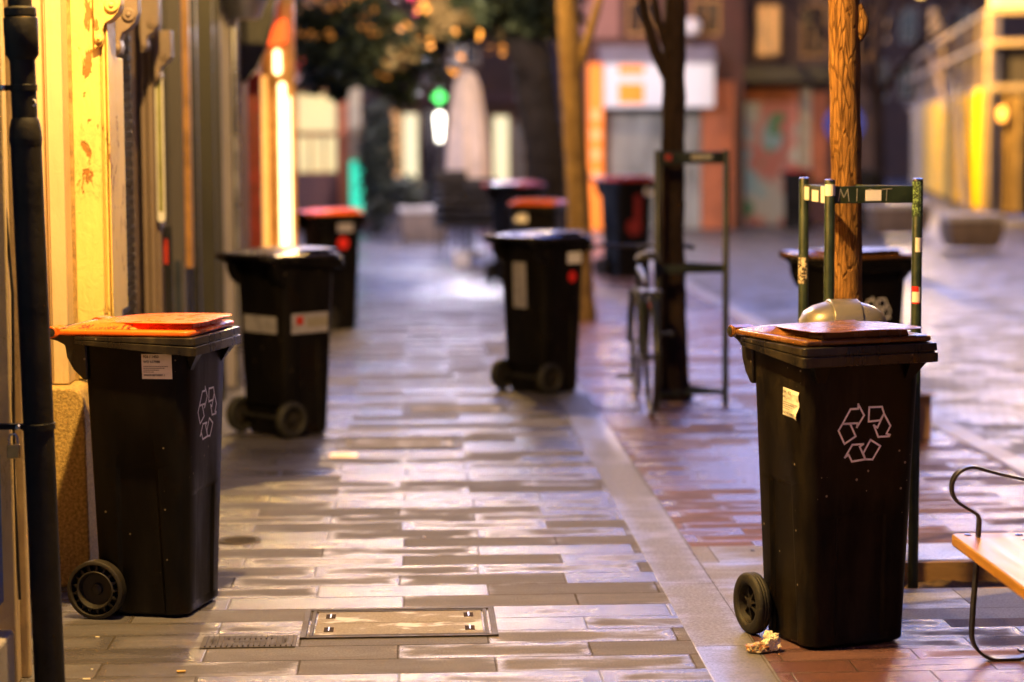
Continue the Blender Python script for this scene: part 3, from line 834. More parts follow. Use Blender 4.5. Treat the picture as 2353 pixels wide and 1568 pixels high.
STROKES = {'S': [[(.55, .85), (.3, 1), (.1, .8), (.2, .58), (.5, .42), (.55, .18), (.3, 0), (.02, .12)]],
           'A': [[(0, 0), (.3, 1), (.52, 0)], [(.1, .38), (.46, .42)]],
           'N': [[(.02, 0), (.06, 1), (.5, .05), (.54, 1)]],
           'T': [[(0, .95), (.6, 1)], [(.3, .98), (.27, 0)]],
           'I': [[(.1, 1), (.08, 0)]],
           'G': [[(.52, .85), (.3, 1), (.05, .6), (.1, .1), (.4, 0), (.52, .35), (.28, .38)]],
           'O': [[(.3, 1), (.05, .65), (.1, .1), (.35, 0), (.55, .4), (.5, .85), (.3, 1)]],
           '1': [[(.02, .6), (.22, 1), (.16, 0)]],
           '6': [[(.42, .98), (.1, .55), (.08, .1), (.35, 0), (.48, .28), (.3, .45), (.1, .3)]],
           'M': [[(0, 0), (.12, 1), (.32, .3), (.55, 1), (.62, 0)]]}
def hand(mb, txt, P, up, hw, adv=.72, widths={'I': .3, ' ': .5}):
    u = 0
    for ch in txt:
        for st in STROKES.get(ch, []):
            mb.strip([P(u + a, b) for a, b in st], hw, up)
        u += widths.get(ch, adv)
    return u

def setlid(t, m):
    for o in [t] + list(t.children_recursive):
        if o.name.split('.')[0] in ('lid', 'lid_flap', 'hinge'):
            o.material_slots[0].link = 'OBJECT'; o.material_slots[0].material = m

# right-hand near bin
BR = make_bin('dusty black bin with a brown lid, nearest on the right beside the bench', M['brown'], M['bin_dusty'], 'spoke')
BR.location = (1.326, 6.765, 0); BR.scale = (1, 1, 1.02); BR.rotation_euler = (0, 0, R(288.8 - 360))
# left-hand near bin
BL = make_bin('black bin with a bright orange lid against the yellow shopfront', M['orange'], M['bin'], 'teeth')
BL.location = (-.885, 7.361, 0); BL.scale = (1, 1, 1.012); BL.rotation_euler = (0, 0, R(-14.2))
# plain copies for the ones farther along the street
def plain(label, x, y, rz, lid, s=1.0):
    c = copy_tree(BR)
    c['label'] = label
    c.location = (x, y, 0); c.rotation_euler = (0, 0, R(rz)); c.scale = (s, s, s * 1.02)
    for o in c.children:
        if o.name.startswith(('body', 'rim', 'comb', 'handle')):
            o.material_slots[0].link = 'OBJECT'; o.material_slots[0].material = M['bin']
    setlid(c, lid)
    return c
def patch(t, face, u0, u1, z0, z1, m, name='sticker'):
    """flat sticker on a body face of a bin: face 'back', 'left', 'right' or 'front'"""
    q = []
    for u, z in ((u0, z0), (u1, z0), (u1, z1), (u0, z1)):
        k = z / .88
        if face == 'back': q.append((-.1475 - .024 * k, u, z))
        elif face == 'front': q.append((.1675 + .030 * k, u, z))
        elif face == 'left': q.append((u, .1775 + .032 * k, z))
        else: q.append((u, -.1775 - .032 * k, z))
    return MB().add(q, [(0, 1, 2, 3)]).build(name, m, t)
def dot(t, face, u, z, r, m=None):
    k = z / .88
    pts = []
    for i in range(18):
        a = 2 * PI * i / 18; du, dz = r * math.cos(a), r * math.sin(a)
        if face == 'back': pts.append((-.148 - .024 * k, u + du, z + dz))
        elif face == 'front': pts.append((.168 + .030 * k, u + du, z + dz))
        elif face == 'left': pts.append((u + du, .178 + .032 * k, z + dz))
        else: pts.append((u + du, -.178 - .032 * k, z + dz))
    return MB().add(pts, [tuple(range(18))]).build('round_sticker', m or M['redsticker'], t)

B2 = plain('black dark-lidded bin with white stickers on two sides, second along the left wall', -.70, 11.72, 42, M['darklid'])
B3 = plain('orange-lidded black bin with a red dot, standing by the glowing light tubes', -.69, 18.1, 25, M['orange'])
B4 = plain('black bin with a dark lid standing alone mid pavement beside the slim trunk', .80, 13.55, 40, M['darklid'])
B5 = plain('black bin with a dark red lid at the left of the far group', 1.13, 23.8, 60, M['red'], 1.1)
B6 = plain('black bin with an orange lid half hidden behind the dark-lidded one', 1.18, 20.4, 250, M['orange'])
B7 = plain('black bin with a pinkish red lid between the slim trunk and the bicycle', 2.40, 24.4, -60, M['red'], 1.14)
B8 = plain('black bin with a brown lid behind the near tree and its guard', 2.22, 10.9, -62, M['brown'], 1.02)
B9 = plain('faraway black bin with a dull red lid, left of the near tree trunk', 6.45, 36.2, 250, M['red'], 1.02)
B10 = plain('faraway black bin seen just right of the near tree trunk', 7.75, 36.6, 250, M['darklid'])
patch(B2, 'back', -.14, .14, .545, .635, M['dimwhite'])
st = patch(B2, 'right', -.11, .14, .545, .65, M['dimwhite'])
q = patch(B2, 'right', -.08, -.03, .59, .635, M['redpaint'], 'print'); q.parent = st; q.location.y -= .0012
q = patch(B2, 'right', -.01, .14, .575, .625, M['inkgrey'], 'print'); q.parent = st; q.location.y -= .0012
patch(B4, 'back', -.04, .08, .52, .80, M['dimwhite'])
patch(B4, 'right', .03, .15, .79, .86, M['white'])
dot(B4, 'right', .075, .71, .036)
patch(B3, 'right', -.02, .12, .80, .87, M['paper'])
dot(B3, 'right', .03, .71, .05)
patch(B6, 'front', -.17, -.05, .78, .86, M['paper'])
M['redfaint'] = mat('faded_red_print', (.20, .012, .010), .5, .2, 10, bump=0)
rp = patch(B7, 'front', -.03, .05, .42, .80, M['redfaint'])
dot(B7, 'front', -.03, .50, .09, M['redfaint'])
patch(B7, 'front', .09, .19, .80, .88, M['white'])
# logos go on after copying, since most of the far ones show none
for b in (BR, BL, B8): add_logo(b)
for b in (BR, BL, B3, B5, B6, B7, B8, B9, B10):                    # only two of the bins show a comb under the rim
    for o in list(b.children):
        if o.name.startswith('comb'): bpy.data.objects.remove(o)
m = side_frame(-1, .040, .798)
sticker(BL, m @ Matrix.Rotation(R(.5), 4, 'Z'), .105, .082, [('926 / 1450', .0125, .06, .84, 0), ('WD 617988', .0115, .06, .64, 0), ('24501R1BST00001.1', .0088, .06, .12, 0)] + [('|', .06 + 0 * k, .86 - k * .16, .49 - k * .075, 2) for k in range(4)])
m = side_frame(-1, .040, .716)
sticker(BR, m @ Matrix.Rotation(R(-4), 4, 'Z'), .106, .086, [('294 / 450', .0135, .06, .82, 0), ('WD 115173', .0110, .06, .64, 0), ('23502148S700001.2', .0088, .05, .10, 0)] + [('|', .06, .90 - k * .15, .49 - k * .075, 2) for k in range(4)], .9)
# pen writing on the sloping shoulder of the orange lid (right side, y<0)
hw = MB()
def PL(u, v):
    x = -.178 + u * .0255
    kk = (x + .15) / .13
    k2 = max(0, min(1, kk))
    zt = .993 + .007 * k2; y0, y1 = -.220, -(.180 + .005 * k2)
    w = .18 + .62 * v
    return Vector((x + .006 * v, y0 + (y1 - y0) * w, .9375 + (.032 + (zt - .9695) * w) * .64 + .0013))
hand(hw, 'SANTIAGO 16', PL, (0, -.5, .85), .0017)
hw.build('handwriting', M['marker'], [o for o in BL.children if o.name.startswith('lid') and not o.name.startswith('lid_flap')][0])

# ------------------------------------------------------------------ litter by the right-hand bin and on the pavement
def lump(name, label, cat, loc, rad, m, seed, amp=.35, sub=4, rz=0):
    bm = bmesh.new()
    bmesh.ops.create_icosphere(bm, subdivisions=sub, radius=1)
    for v in bm.verts:
        n = v.co.normalized()
        d = 1 + amp * noise.noise(n * 1.6 + Vector((seed, 0, 0))) + amp * .8 * abs(noise.noise(n * 4 + Vector((0, seed, 0)))) - amp * .5 * abs(noise.noise(n * 9 + Vector((0, 0, seed))))
        v.co = Vector((n.x * rad[0], n.y * rad[1], max(-rad[2] * .9, n.z * rad[2]))) * d
    me = bpy.data.meshes.new(name); bm.to_mesh(me); bm.free(); me.materials.append(m)
    o = bpy.data.objects.new(name, me); COL.objects.link(o)
    o.location = (loc[0], loc[1], loc[2] + rad[2] * .9); o.rotation_euler = (0, 0, rz)
    for p in me.polygons: p.use_smooth = False
    return tag(o, label, cat)
M['tissue'] = mat('crumpled_tissue', (.75, .68, .52), .7, .1, 20, bump=.3)
t_ = NT('shiny_wrapper')
wv = t_.noise(38, 4, .7); wv2 = t_.noise(70, 2)
t_.base(t_.mix(t_.ramp(wv2, .45, .6), t_.mix(t_.ramp(wv, .4, .6), (.42, .34, .22), (.04, .04, .035)), (.34, .16, .07)))
t_.rough(.25); t_.bump(wv, .6, .01); M['wrapper'] = t_.m
lump('food_wrapper', 'crumpled shiny patterned wrapper on the ground in front of the bin wheel', 'wrapper', (1.055, 6.56, 0), (.040, .03, .016), M['wrapper'], 3, .3)
lump('crumpled_tissue', 'crumpled cream tissue lying against the base of the brown-lidded bin', 'tissue', (1.10, 6.575, 0), (.028, .026, .032), M['tissue'], 9, .5)
M['filter'] = mat('cigarette_filter', (.60, .36, .10), .7, .2, 40, bump=0)
def butt(x, y, a, label, m, L=.026, r=.0042):
    d = Vector((math.cos(a), math.sin(a), 0)) * L / 2
    o = MB().tube([Vector((x, y, r)) - d, Vector((x, y, r)) + d], r, 10).build('cigarette_butt', m, smooth=40)
    return tag(o, label, 'cigarette butt', 'litter on the pavement')
butt(XR(413, 6.56), 6.42, .05, 'yellow cigarette butt lying on the pavement left of centre at the bottom', M['filter'])
butt(XR(200, 6.50), 6.35, .1, 'pale cigarette butt on the pavement nearest the drainpipe foot', M['tissue'], .022, .003)
def chip(x, y, label, s, m, seed):
    rr = random.Random(seed)
    pts = [(x + s * rr.uniform(.6, 1) * math.cos(a), y + s * rr.uniform(.6, 1) * math.sin(a)) for a in [k * PI / 3.5 for k in range(7)]]
    return tag(MB().prism(pts, 'z', .0005, .004).build('paper_scrap', m), label, 'litter', 'litter on the pavement')
chip(XR(210, 6.6), 6.47, 'small white paper scrap just above the pale cigarette butt', .006, M['paper'], 1)
chip(XR(222, 7.02), 6.90, 'cream paper scrap on the ground below the left bin wheel', .008, M['tissue'], 2)
chip(XR(968, 8.6), 8.57, 'dark crumb on the wet setts in the middle of the pavement', .009, M['iron'], 3)
chip(XR(2083, 7.08), 7.10, 'tan pebble at the right foot of the brown-lidded bin', .010, M['filter'], 4)
chip(XR(1730, 8.28), 8.2, 'small dark crumb on the pale slabs left of the brown-lidded bin', .010, M['iron'], 5)

# ------------------------------------------------------------------ bench
bn = thing('park_bench', 'bench with a varnished plank seat and black strap-iron frame at the right edge', 'bench', (1.632, 6.46, 0))
ZS = .383
def flat(pts, w, th, yc):
    """iron strap bent in the xz plane: w wide along y, th thick"""
    mb = MB()
    P = [Vector((a, 0, b)) for a, b in pts]
    loops = []
    for i, p in enumerate(P):
        d = (P[min(i + 1, len(P) - 1)] - P[max(i - 1, 0)]).normalized()
        nrm = Vector((-d.z, 0, d.x)) * th / 2
        loops.append([p + nrm + Vector((0, yc - w / 2, 0)), p - nrm + Vector((0, yc - w / 2, 0)), p - nrm + Vector((0, yc + w / 2, 0)), p + nrm + Vector((0, yc + w / 2, 0))])
    return mb.loft(loops)
def arcp(cx, cz, r, a0, a1, n=10):
    return [(cx + r * math.cos(R(a0 + (a1 - a0) * k / n)), cz + r * math.sin(R(a0 + (a1 - a0) * k / n))) for k in range(n + 1)]
leg_pts = [(.068, ZS + .002), (.066, .30), (.058, .18), (.054, .10)] + arcp(.134, .085, .080, 180, 268, 9) + [(.20, .006), (.26, .022), (.34, .026), (.42, .014), (.46, .004)]
rear_pts = [(.46, .004)] + arcp(.44, .06, .056, -70, 0, 6) + [(.50, .20), (.50, ZS + .03), (.52, ZS + .2), (.56, ZS + .42)]
arm_pts = [(.070, ZS + .002), (.072, ZS + .055), (.066, ZS + .068), (.030, ZS + .090)] + arcp(.048, ZS + .152, .062, 245, 65, 16) + [(.13, ZS + .192), (.25, ZS + .165), (.40, ZS + .16), (.53, ZS + .19)]
for yc in (-.05, -1.75):
    flat(leg_pts, .038, .009, yc).build('leg', M['iron'], bn, .0015, 40)
    flat(rear_pts, .038, .009, yc).build('rear_leg', M['iron'], bn, .0015, 40)
    flat(arm_pts, .032, .009, yc).build('armrest', M['iron'], bn, .0015, 40)
for k, (x0, x1) in enumerate(((0, .46),)):
    MB().prism([(x, y) for x, y, z in rrect(x0, x1, -1.82, .012, .02, 0, 3)], 'z', ZS - .036, ZS).build('seat', M['seatwood'], bn, .006, 40)
for x0, z0 in ((.525, ZS + .16), (.55, ZS + .30)):
    MB().box(x0 + .005, x0 + .03, -1.82, .012, z0, z0 + .11).build('backrest', M['seatwood'], bn, .005, 40)
for x, y in ((.045, -.022), (.20, -.03), (.20, -.105), (.36, -.03), (.045, -1.72), (.2, -1.72)):
    MB().lathe([(.012, -.001), (.0115, .002), (.006, .004), (0, .0042)], 14, Matrix.Translation((x, y, ZS))).build('bolt', M['chrome'], bn, smooth=60)
nb = MB().tube([(.225, -.05, .022), (.225, -.05, .040)], .008, 6)
nb.box(.20, .245, -.065, -.035, .026, .034)
nb.build('anchor_bolt', M['iron'], bn)

# ------------------------------------------------------------------ tree guards
def post_mb(x, y, h, r):
    return MB().tube([(x, y, -.08), (x, y, h - .003), (x, y, h)], [r, r, r * .9], 18)
tg = thing('tree_guard', 'dark green three-post tree guard with stickers and graffiti round the near trunk', 'tree guard', (1.62, 7.75, 0))
def G(px, Y): return (XR(px, Y) - 1.62, Y - 7.75)
gp = [G(1913, 7.52), G(2118, 7.56), G(1853, 7.88)]
hh = [1.437, 1.438, 1.437]
posts = []
for (x, y), h in zip(gp, hh):
    o = post_mb(x, y, h, .0185).build('post', M['green'], tg, smooth=40); posts.append(o)
    MB().tube([(x, y, h - .0005), (x, y, h + .004), (x, y, h + .006)], [.0195, .019, .012], 18).build('post_cap', M['chrome'], o, smooth=40)
def bar(a, b, z0, z1, th=.006):
    d = Vector((b[0] - a[0], b[1] - a[1], 0)); L = d.length; ang = math.atan2(d.y, d.x)
    m = Matrix.Translation((a[0], a[1], 0)) @ Matrix.Rotation(ang, 4, 'Z')
    return MB().box(.017, L - .017, -th / 2, th / 2, z0, z1, m), m, L
b_, mB, LB = bar(gp[0], gp[1], 1.358, 1.418)
fb = b_.build('cross_bar', M['green'], tg, .002)
b_, m2, L2 = bar(gp[2], gp[0], 1.358, 1.418); sb_ = b_.build('cross_bar', M['green'], tg, .002)
b_, m3, L3 = bar(gp[1], gp[2], 1.358, 1.418); b_.build('cross_bar', M['green'], tg, .002)
gr = MB()
M['scrawl'] = mat('silver_scrawl', (.30, .29, .26), .5, .2, 40, bump=0)
def PG(u, v): return mB @ Vector((.030 + u * .062, -.0042, 1.366 + v * .042))
uu = hand(gr, 'MIST', PG, (mB.to_3x3() @ Vector((0, -1, 0))), .0016, 1.0, {'I': .55})
gr.build('graffiti', M['scrawl'], fb)
MB().box(LB * .40, LB * .58, -.0046, -.0036, 1.366, 1.404, mB).build('sticker', M['white'], fb)
for u0, u1, z0, z1 in ((.05, .25, 1.362, 1.41), (.35, .62, 1.36, 1.40), (.70, .95, 1.358, 1.416)):
    MB().box(L2 * u0 + .004, L2 * u1 - .004, -.0046, -.0036, z0, z1, m2).build('sticker', M['paper'], sb_)
def wrap(o, x, y, z0, z1, a0, a1, m, name='sticker', r=.0192):
    n = 6
    vs = [(x + r * math.cos(R(a0 + (a1 - a0) * i / n)), y + r * math.sin(R(a0 + (a1 - a0) * i / n)), z) for z in (z0, z1) for i in range(n + 1)]
    return MB().add(vs, [(i, i + 1, n + 2 + i, n + 1 + i) for i in range(n)]).build(name, m, o)
wrap(posts[0], *gp[0], 1.385, 1.425, 200, 340, M['paper'])
wrap(posts[1], *gp[1], 1.185, 1.235, 240, 345, M['paper'])
wrap(posts[1], *gp[1], 1.005, 1.062, 205, 300, M['paper'])
wrap(posts[1], *gp[1], 1.045, 1.064, 203, 280, M['redsticker'], r=.0196)
wrap(posts[1], *gp[1], 1.003, 1.008, 205, 300, M['redsticker'], r=.0196)
t_ = NT('green_scribble'); sv = t_.noise(95, 3, .6, None, 1.5)
t_.base(t_.mix(t_.ramp(sv, .50, .56), (.02, .04, .015), (.22, .34, .14))); t_.rough(.5); M['scrib'] = t_.m
wrap(posts[1], *gp[1], 1.31, 1.432, 180, 350, M['scrib'], 'graffiti')
t_ = NT('speckled_sticker'); sv = t_.noise(120, 3, .6)
t_.base(t_.mix(t_.ramp(sv, .46, .54), (.04, .03, .02), (.72, .60, .42))); t_.rough(.5); M['speck'] = t_.m
wrap(posts[2], *gp[2], 1.055, 1.150, 170, 300, M['speck'])

tg2 = thing('tree_guard', 'far black tree guard with three cross bars round the dark forked trunk', 'tree guard', (1.68, 12.75, 0))
q0 = [(XR(1513, 12.7) - 1.68, -.05), (XR(1672, 12.75) - 1.68, 0), (XR(1520, 13.2) - 1.68, .42)]
M['blacksteel'] = mat('black_green_steel', (.012, .018, .014), .4, .3, 14, bump=.1)
for x, y in q0: post_mb(x, y, 1.51, .020).build('post', M['blacksteel'], tg2, smooth=40)
for (a, b) in ((q0[0], q0[1]), (q0[0], q0[2]), (q0[1], q0[2])):
    for z0, z1 in ((1.43, 1.50), (.785, .835), (.06, .09)):
        bar(a, b, z0, z1)[0].build('cross_bar', M['blacksteel'], tg2, .002)
mm2 = bar(q0[0], q0[1], 0, 1)[1]
MB().box(.045, .085, -.0048, -.0036, 1.45, 1.485, mm2).build('sticker', M['redfaint'], tg2)
MB().box(.20, .33, -.0048, -.0036, 1.455, 1.485, mm2).build('sticker', M['scrawl'], tg2)

# ------------------------------------------------------------------ dome litter bin behind the near bin
lb = thing('litter_bin', 'grey domed litter bin with a central band, behind the brown-lidded bin', 'litter bin', (XR(1946, 7.36), 7.36, 0))
def supl(z, a, b, n=40, e=3.0):
    return [(math.copysign(abs(math.cos(t)) ** (2 / e), math.cos(t)) * a, math.copysign(abs(math.sin(t)) ** (2 / e), math.sin(t)) * b, z) for t in [2 * PI * k / n for k in range(n)]]
MB().loft([supl(.50, .135, .11), supl(.52, .14, .115), supl(.86, .145, .118), supl(.88, .14, .115)]).build('body', M['greydome'], lb, smooth=40)
MB().tube([(0, 0, 0), (0, 0, .5)], .03, 14).build('stand', M['iron'], lb, smooth=40)
MB().loft([supl(.89, .138, .11), supl(.90, .148, .118), supl(.935, .1495, .119), supl(.965, .146, .116), supl(.992, .132, .104), supl(1.012, .102, .082), supl(1.024, .062, .05), supl(1.027, .01, .01)]).build('dome', M['greydome'], lb, smooth=60)
bd = MB()
bx = [(.1535 * math.sin(0), 0)]
prof = [(-.122, .888), (-.124, .935), (-.121, .968), (-.108, .998), (-.082, 1.020), (-.04, 1.033), (0, 1.036), (.04, 1.033), (.082, 1.020), (.108, .998), (.121, .968), (.124, .935), (.122, .888)]
lp = []
for x in (-.052, -.047, .047, .052):
    k = 0.0 if abs(x) < .05 else -.004
    lp.append([(x + .0 * y, y * (1 + k * 8), z + k) for y, z in prof] + [(x, y * .86, z - .02) for y, z in reversed(prof)])
bd.loft(lp).build('band', M['greydome'], lb, .002, 50)

# cardboard box far behind
cx = thing('cardboard_box', 'tan cardboard box on the ground behind the near tree guard', 'box', (XR(2092, 11.2), 11.25, 0), .3)
MB().box(-.12, .12, -.1, .1, 0.0, .24).build('carton', M['card'], cx, .003)
MB().box(-.12, .12, -.16, -.1, .238, .243).build('flap', M['card'], cx, .001)

# ------------------------------------------------------------------ bicycle against the far guard
bk = thing('bicycle', 'dark bicycle seen end-on, leaning at the far tree guard', 'bicycle', (XR(1484, 12.65), 12.30, 0), R(90 - 1))
def bwheel(x):
    m = Matrix.Translation((x, 0, .33)) @ Matrix.Rotation(PI / 2, 4, 'X')
    o = MB().lathe([(.318, -.016), (.330, -.012), (.336, 0), (.330, .012), (.318, .016), (.312, 0), (.318, -.016)], 48, m).build('wheel', M['rubber'], bk, smooth=60)
    MB().lathe([(.312, -.009), (.300, -.006), (.298, 0), (.300, .006), (.312, .009)], 48, m).build('rim', M['iron'], o, smooth=60)
    sp = MB()
    for k in range(20):
        a = 2 * PI * k / 20
        sp.tube([(x, .02 if k % 2 else -.02, .33), (x + .3 * math.cos(a), 0, .33 + .3 * math.sin(a))], .0014, 4)
    sp.tube([(x, -.045, .33), (x, .045, .33)], .015, 10)
    sp.build('hub', M['iron'], o)
bwheel(0); bwheel(1.03)
fr = MB()
bbk, seat_t, head_t, head_b, rear, fx = (.43, 0, .30), (.30, 0, .74), (.80, 0, .80), (.84, 0, .68), (0, 0, .33), (1.03, 0, .33)
for a, b, r in ((bbk, seat_t, .016), (seat_t, head_t, .015), (bbk, head_b, .018), (head_b, head_t, .018)): fr.tube([a, b], r, 10)
for s in (-1, 1):
    fr.tube([(0, s * .05, .33), (.41, s * .03, .30)], .009, 8); fr.tube([(0, s * .05, .33), (.30, s * .012, .72)], .008, 8)
    fr.tube([(.84, s * .045, .66), (.90, s * .05, .55), (1.03, s * .05, .33)], .011, 8)
fr.build('frame', M['blacksteel'], bk, smooth=40)
MB().tube([seat_t, (.27, 0, .88)], .013, 10).build('seat_post', M['iron'], bk, smooth=40)
MB().loft([[(.27 + x, y * w, z) for y, z in ((-1, .885), (-.7, .915), (0, .925), (.7, .915), (1, .885))] for x, w in ((-.15, .05), (-.12, .075), (-.05, .08), (.03, .035), (.12, .02))]).build('saddle', M['rubber'], bk, smooth=60)
MB().tube([(.79, 0, .82), (.78, 0, .93)], .012, 10).build('stem', M['iron'], bk, smooth=40)
MB().tube([(.66, -.29, .93), (.74, -.24, .94), (.80, -.1, .93), (.80, .1, .93), (.74, .24, .94), (.66, .29, .93)], .011, 10).build('handlebar', M['iron'], bk, smooth=50)
for s in (-1, 1): MB().tube([(.58, s * .30, .93), (.68, s * .285, .93)], .016, 10).build('grip', M['rubber'], bk, smooth=40)
cr = MB().lathe([(.0, .055), (.09, .055), (.092, .058), (.09, .061), (0, .061)], 28, Matrix.Translation((.43, 0, .30)) @ Matrix.Rotation(-PI / 2, 4, 'X'))
o = cr.build('chainring', M['iron'], bk, smooth=40)
MB().tube([(.43, .07, .30), (.53, .07, .17)], .008, 8).build('crank_arm', M['iron'], bk, smooth=40)
MB().tube([(.43, -.07, .30), (.33, -.07, .43)], .008, 8).build('crank_arm', M['iron'], bk, smooth=40)
MB().box(.49, .57, .075, .16, .155, .175).build('pedal', M['rubber'], o)
MB().box(.29, .37, -.16, -.075, .425, .445).build('pedal', M['rubber'], o)
MB().strip([(0, .058, .365), (.43, .058, .39)], .004, (0, 1, 0)).strip([(0, .058, .295), (.43, .058, .21)], .004, (0, 1, 0)).build('chain', M['iron'], bk)
MB().tube([(.33 * math.cos(R(a)) * 1.05, 0, .33 + .33 * math.sin(R(a)) * 1.05) for a in range(20, 171, 15)], .02, 8).build('mudguard', M['blacksteel'], bk, smooth=50)
MB().box(-.10, .22, -.06, .06, .70, .715).build('carrier', M['iron'], bk, .002)
MB().tube([(-.09, 0, .64), (-.115, 0, .64)], .022, 12).build('rear_reflector', M['redsticker'], bk)

# ------------------------------------------------------------------ trees
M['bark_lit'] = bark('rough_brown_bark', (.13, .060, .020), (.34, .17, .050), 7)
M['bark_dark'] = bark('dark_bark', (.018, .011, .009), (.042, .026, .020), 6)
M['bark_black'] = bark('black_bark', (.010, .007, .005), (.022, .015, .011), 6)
M['bark_tan'] = bark('tan_bark', (.16, .10, .045), (.26, .17, .07), 4)
t_ = NT('evening_leaves')
lv1 = t_.noise(2.6, 3, .6); lv2 = t_.noise(1.1, 2, .5)
c_ = t_.mix(t_.ramp(lv1, .4, .65), (.006, .009, .003), (.030, .034, .008))
c_ = t_.mix(t_.ramp(lv2, .60, .66), c_, (.16, .10, .03))
t_.base(c_); t_.rough(.7); t_.p.inputs['Specular IOR Level'].default_value = .15; M['leaf'] = t_.m
M['twigleaf'] = mat('dry_leaves', (.12, .07, .03), .7, .5, 3, bump=0)

def wander(p0, p1, n, amp, seed):
    out = []
    p0, p1 = Vector(p0), Vector(p1)
    for i in range(n + 1):
        k = i / n
        q = p0.lerp(p1, k)
        w = amp * math.sin(PI * min(1, k * 1.0)) if k < 1 else 0
        q += Vector((noise.noise(Vector((seed, k * 2.5, 0))), noise.noise(Vector((seed, k * 2.5, 9))), 0)) * w
        out.append(q)
    return out
def limbs(mb, p, d, L, r, depth, rng, tips):
    q = p + d * L
    pts = [p, p.lerp(q, .5) + Vector((rng.uniform(-1, 1), rng.uniform(-1, 1), rng.uniform(-.3, 1))) * L * .07, q]
    mb.tube(pts, [r, r * .82, r * .62], 6)
    tips.append(q)
    if depth == 0: return
    for k in range(rng.choice((2, 3))):
        e = (d + Vector((rng.uniform(-1, 1), rng.uniform(-1, 1), rng.uniform(-.35, .7))) * .75).normalized()
        limbs(mb, q, e, L * rng.uniform(.6, .85), r * .58, depth - 1, rng, tips)
def tree(label, trunk_pts, radii, m, seed, wob=.10, limb=1.0, depth=3, leaves=0, extra=(), cat='tree', leafm=None, sides=20):
    b = trunk_pts[0]
    t = thing('street_tree', label, cat, (b[0], b[1], 0))
    off = Vector((b[0], b[1], 0))
    P = [Vector(p) - off for p in trunk_pts]
    fine, rr = [], []
    for i in range(len(P) - 1):
        n = max(2, int((P[i + 1] - P[i]).length / .045))
        for k in range(n):
            fine.append(P[i].lerp(P[i + 1], k / n)); rr.append(radii[i] + (radii[i + 1] - radii[i]) * k / n)
    fine.append(P[-1]); rr.append(radii[-1])
    rr = [r * (1 + .05 * noise.noise(Vector((seed, i * .35, 1)))) for i, r in enumerate(rr)]
    MB().tube(fine, rr, sides, True, wob, seed).build('trunk', m, t, smooth=60)
    for pts, rs in extra:
        MB().tube([Vector(p) - off for p in pts], rs, 12, True, .08, seed + 3).build('branch', m, t, smooth=60)
    rng = random.Random(seed)
    tips = []
    for k in range(4):
        mb = MB()
        a = 2 * PI * k / 4 + rng.uniform(-.4, .4)
        limbs(mb, P[-1], Vector((math.cos(a) * .7, math.sin(a) * .7, rng.uniform(.6, 1))).normalized(), limb * rng.uniform(.8, 1.1), radii[-1] * .62, depth, rng, tips)
        mb.build('limb', m, t, smooth=60)
    if leaves:
        lf = MB()
        for k in range(leaves):
            c = rng.choice(tips) + Vector((rng.gauss(0, .16), rng.gauss(0, .16), rng.gauss(0, .16)))
            leafquad(lf, c, rng.uniform(.03, .055), rng)
        lf.build('crown', leafm or M['twigleaf'], t)
    return t
def leafquad(mb, c, s, rng):
    u = Vector((rng.gauss(0, 1), rng.gauss(0, 1), rng.gauss(0, .6))).normalized()
    w = u.cross(Vector((rng.gauss(0, 1), rng.gauss(0, 1), rng.gauss(0, 1)))).normalized()
    mb.add([c - u * s, c + w * s * .55, c + u * s, c - w * s * .55], [(0, 1, 2, 3)])

# near tree inside the green guard
tree('near tree with rough orange-brown bark inside the green tree guard', [(1.585, 7.78, -.085), (1.580, 7.78, .05), (1.575, 7.78, .7), (1.565, 7.78, 1.4), (1.548, 7.78, 2.1), (1.54, 7.78, 3.4)], [.075, .060, .057, .055, .056, .05], M['bark_lit'], 5, .05, .9, 3, 500, sides=28,
     extra=[([(1.60, 7.76, 1.93), (1.612, 7.755, 1.97), (1.614, 7.755, 2.0), (1.60, 7.76, 2.06)], [.010, .022, .022, .012])])
# forked dark tree
T2 = (1.585, 13.05)
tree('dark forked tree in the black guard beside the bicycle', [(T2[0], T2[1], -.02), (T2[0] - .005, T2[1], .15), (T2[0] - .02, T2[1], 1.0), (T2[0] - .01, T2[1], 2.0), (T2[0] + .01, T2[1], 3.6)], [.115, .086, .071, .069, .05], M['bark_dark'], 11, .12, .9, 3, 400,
     extra=[([(1.55, 13.05, 1.93), (1.46, 13.03, 2.10), (1.39, 13.0, 2.32), (1.30, 12.98, 2.9)], [.042, .036, .030, .022]), ([(1.56, 13.05, 2.05), (1.48, 13.06, 2.28), (1.40, 13.08, 2.7)], [.036, .026, .016])])
# slim tan tree
tree('slim tan trunk standing behind the lone mid-pavement bin', [(1.46, 18.7, -.02), (1.455, 18.7, .2), (1.42, 18.7, 1.2), (1.36, 18.7, 2.2), (1.28, 18.7, 3.8)], [.135, .108, .10, .098, .08], M['bark_tan'], 23, .10, 1.0, 3, 500,
     extra=[([(1.38, 18.7, 2.05), (1.52, 18.66, 2.45), (1.68, 18.6, 3.0)], [.05, .04, .025])])
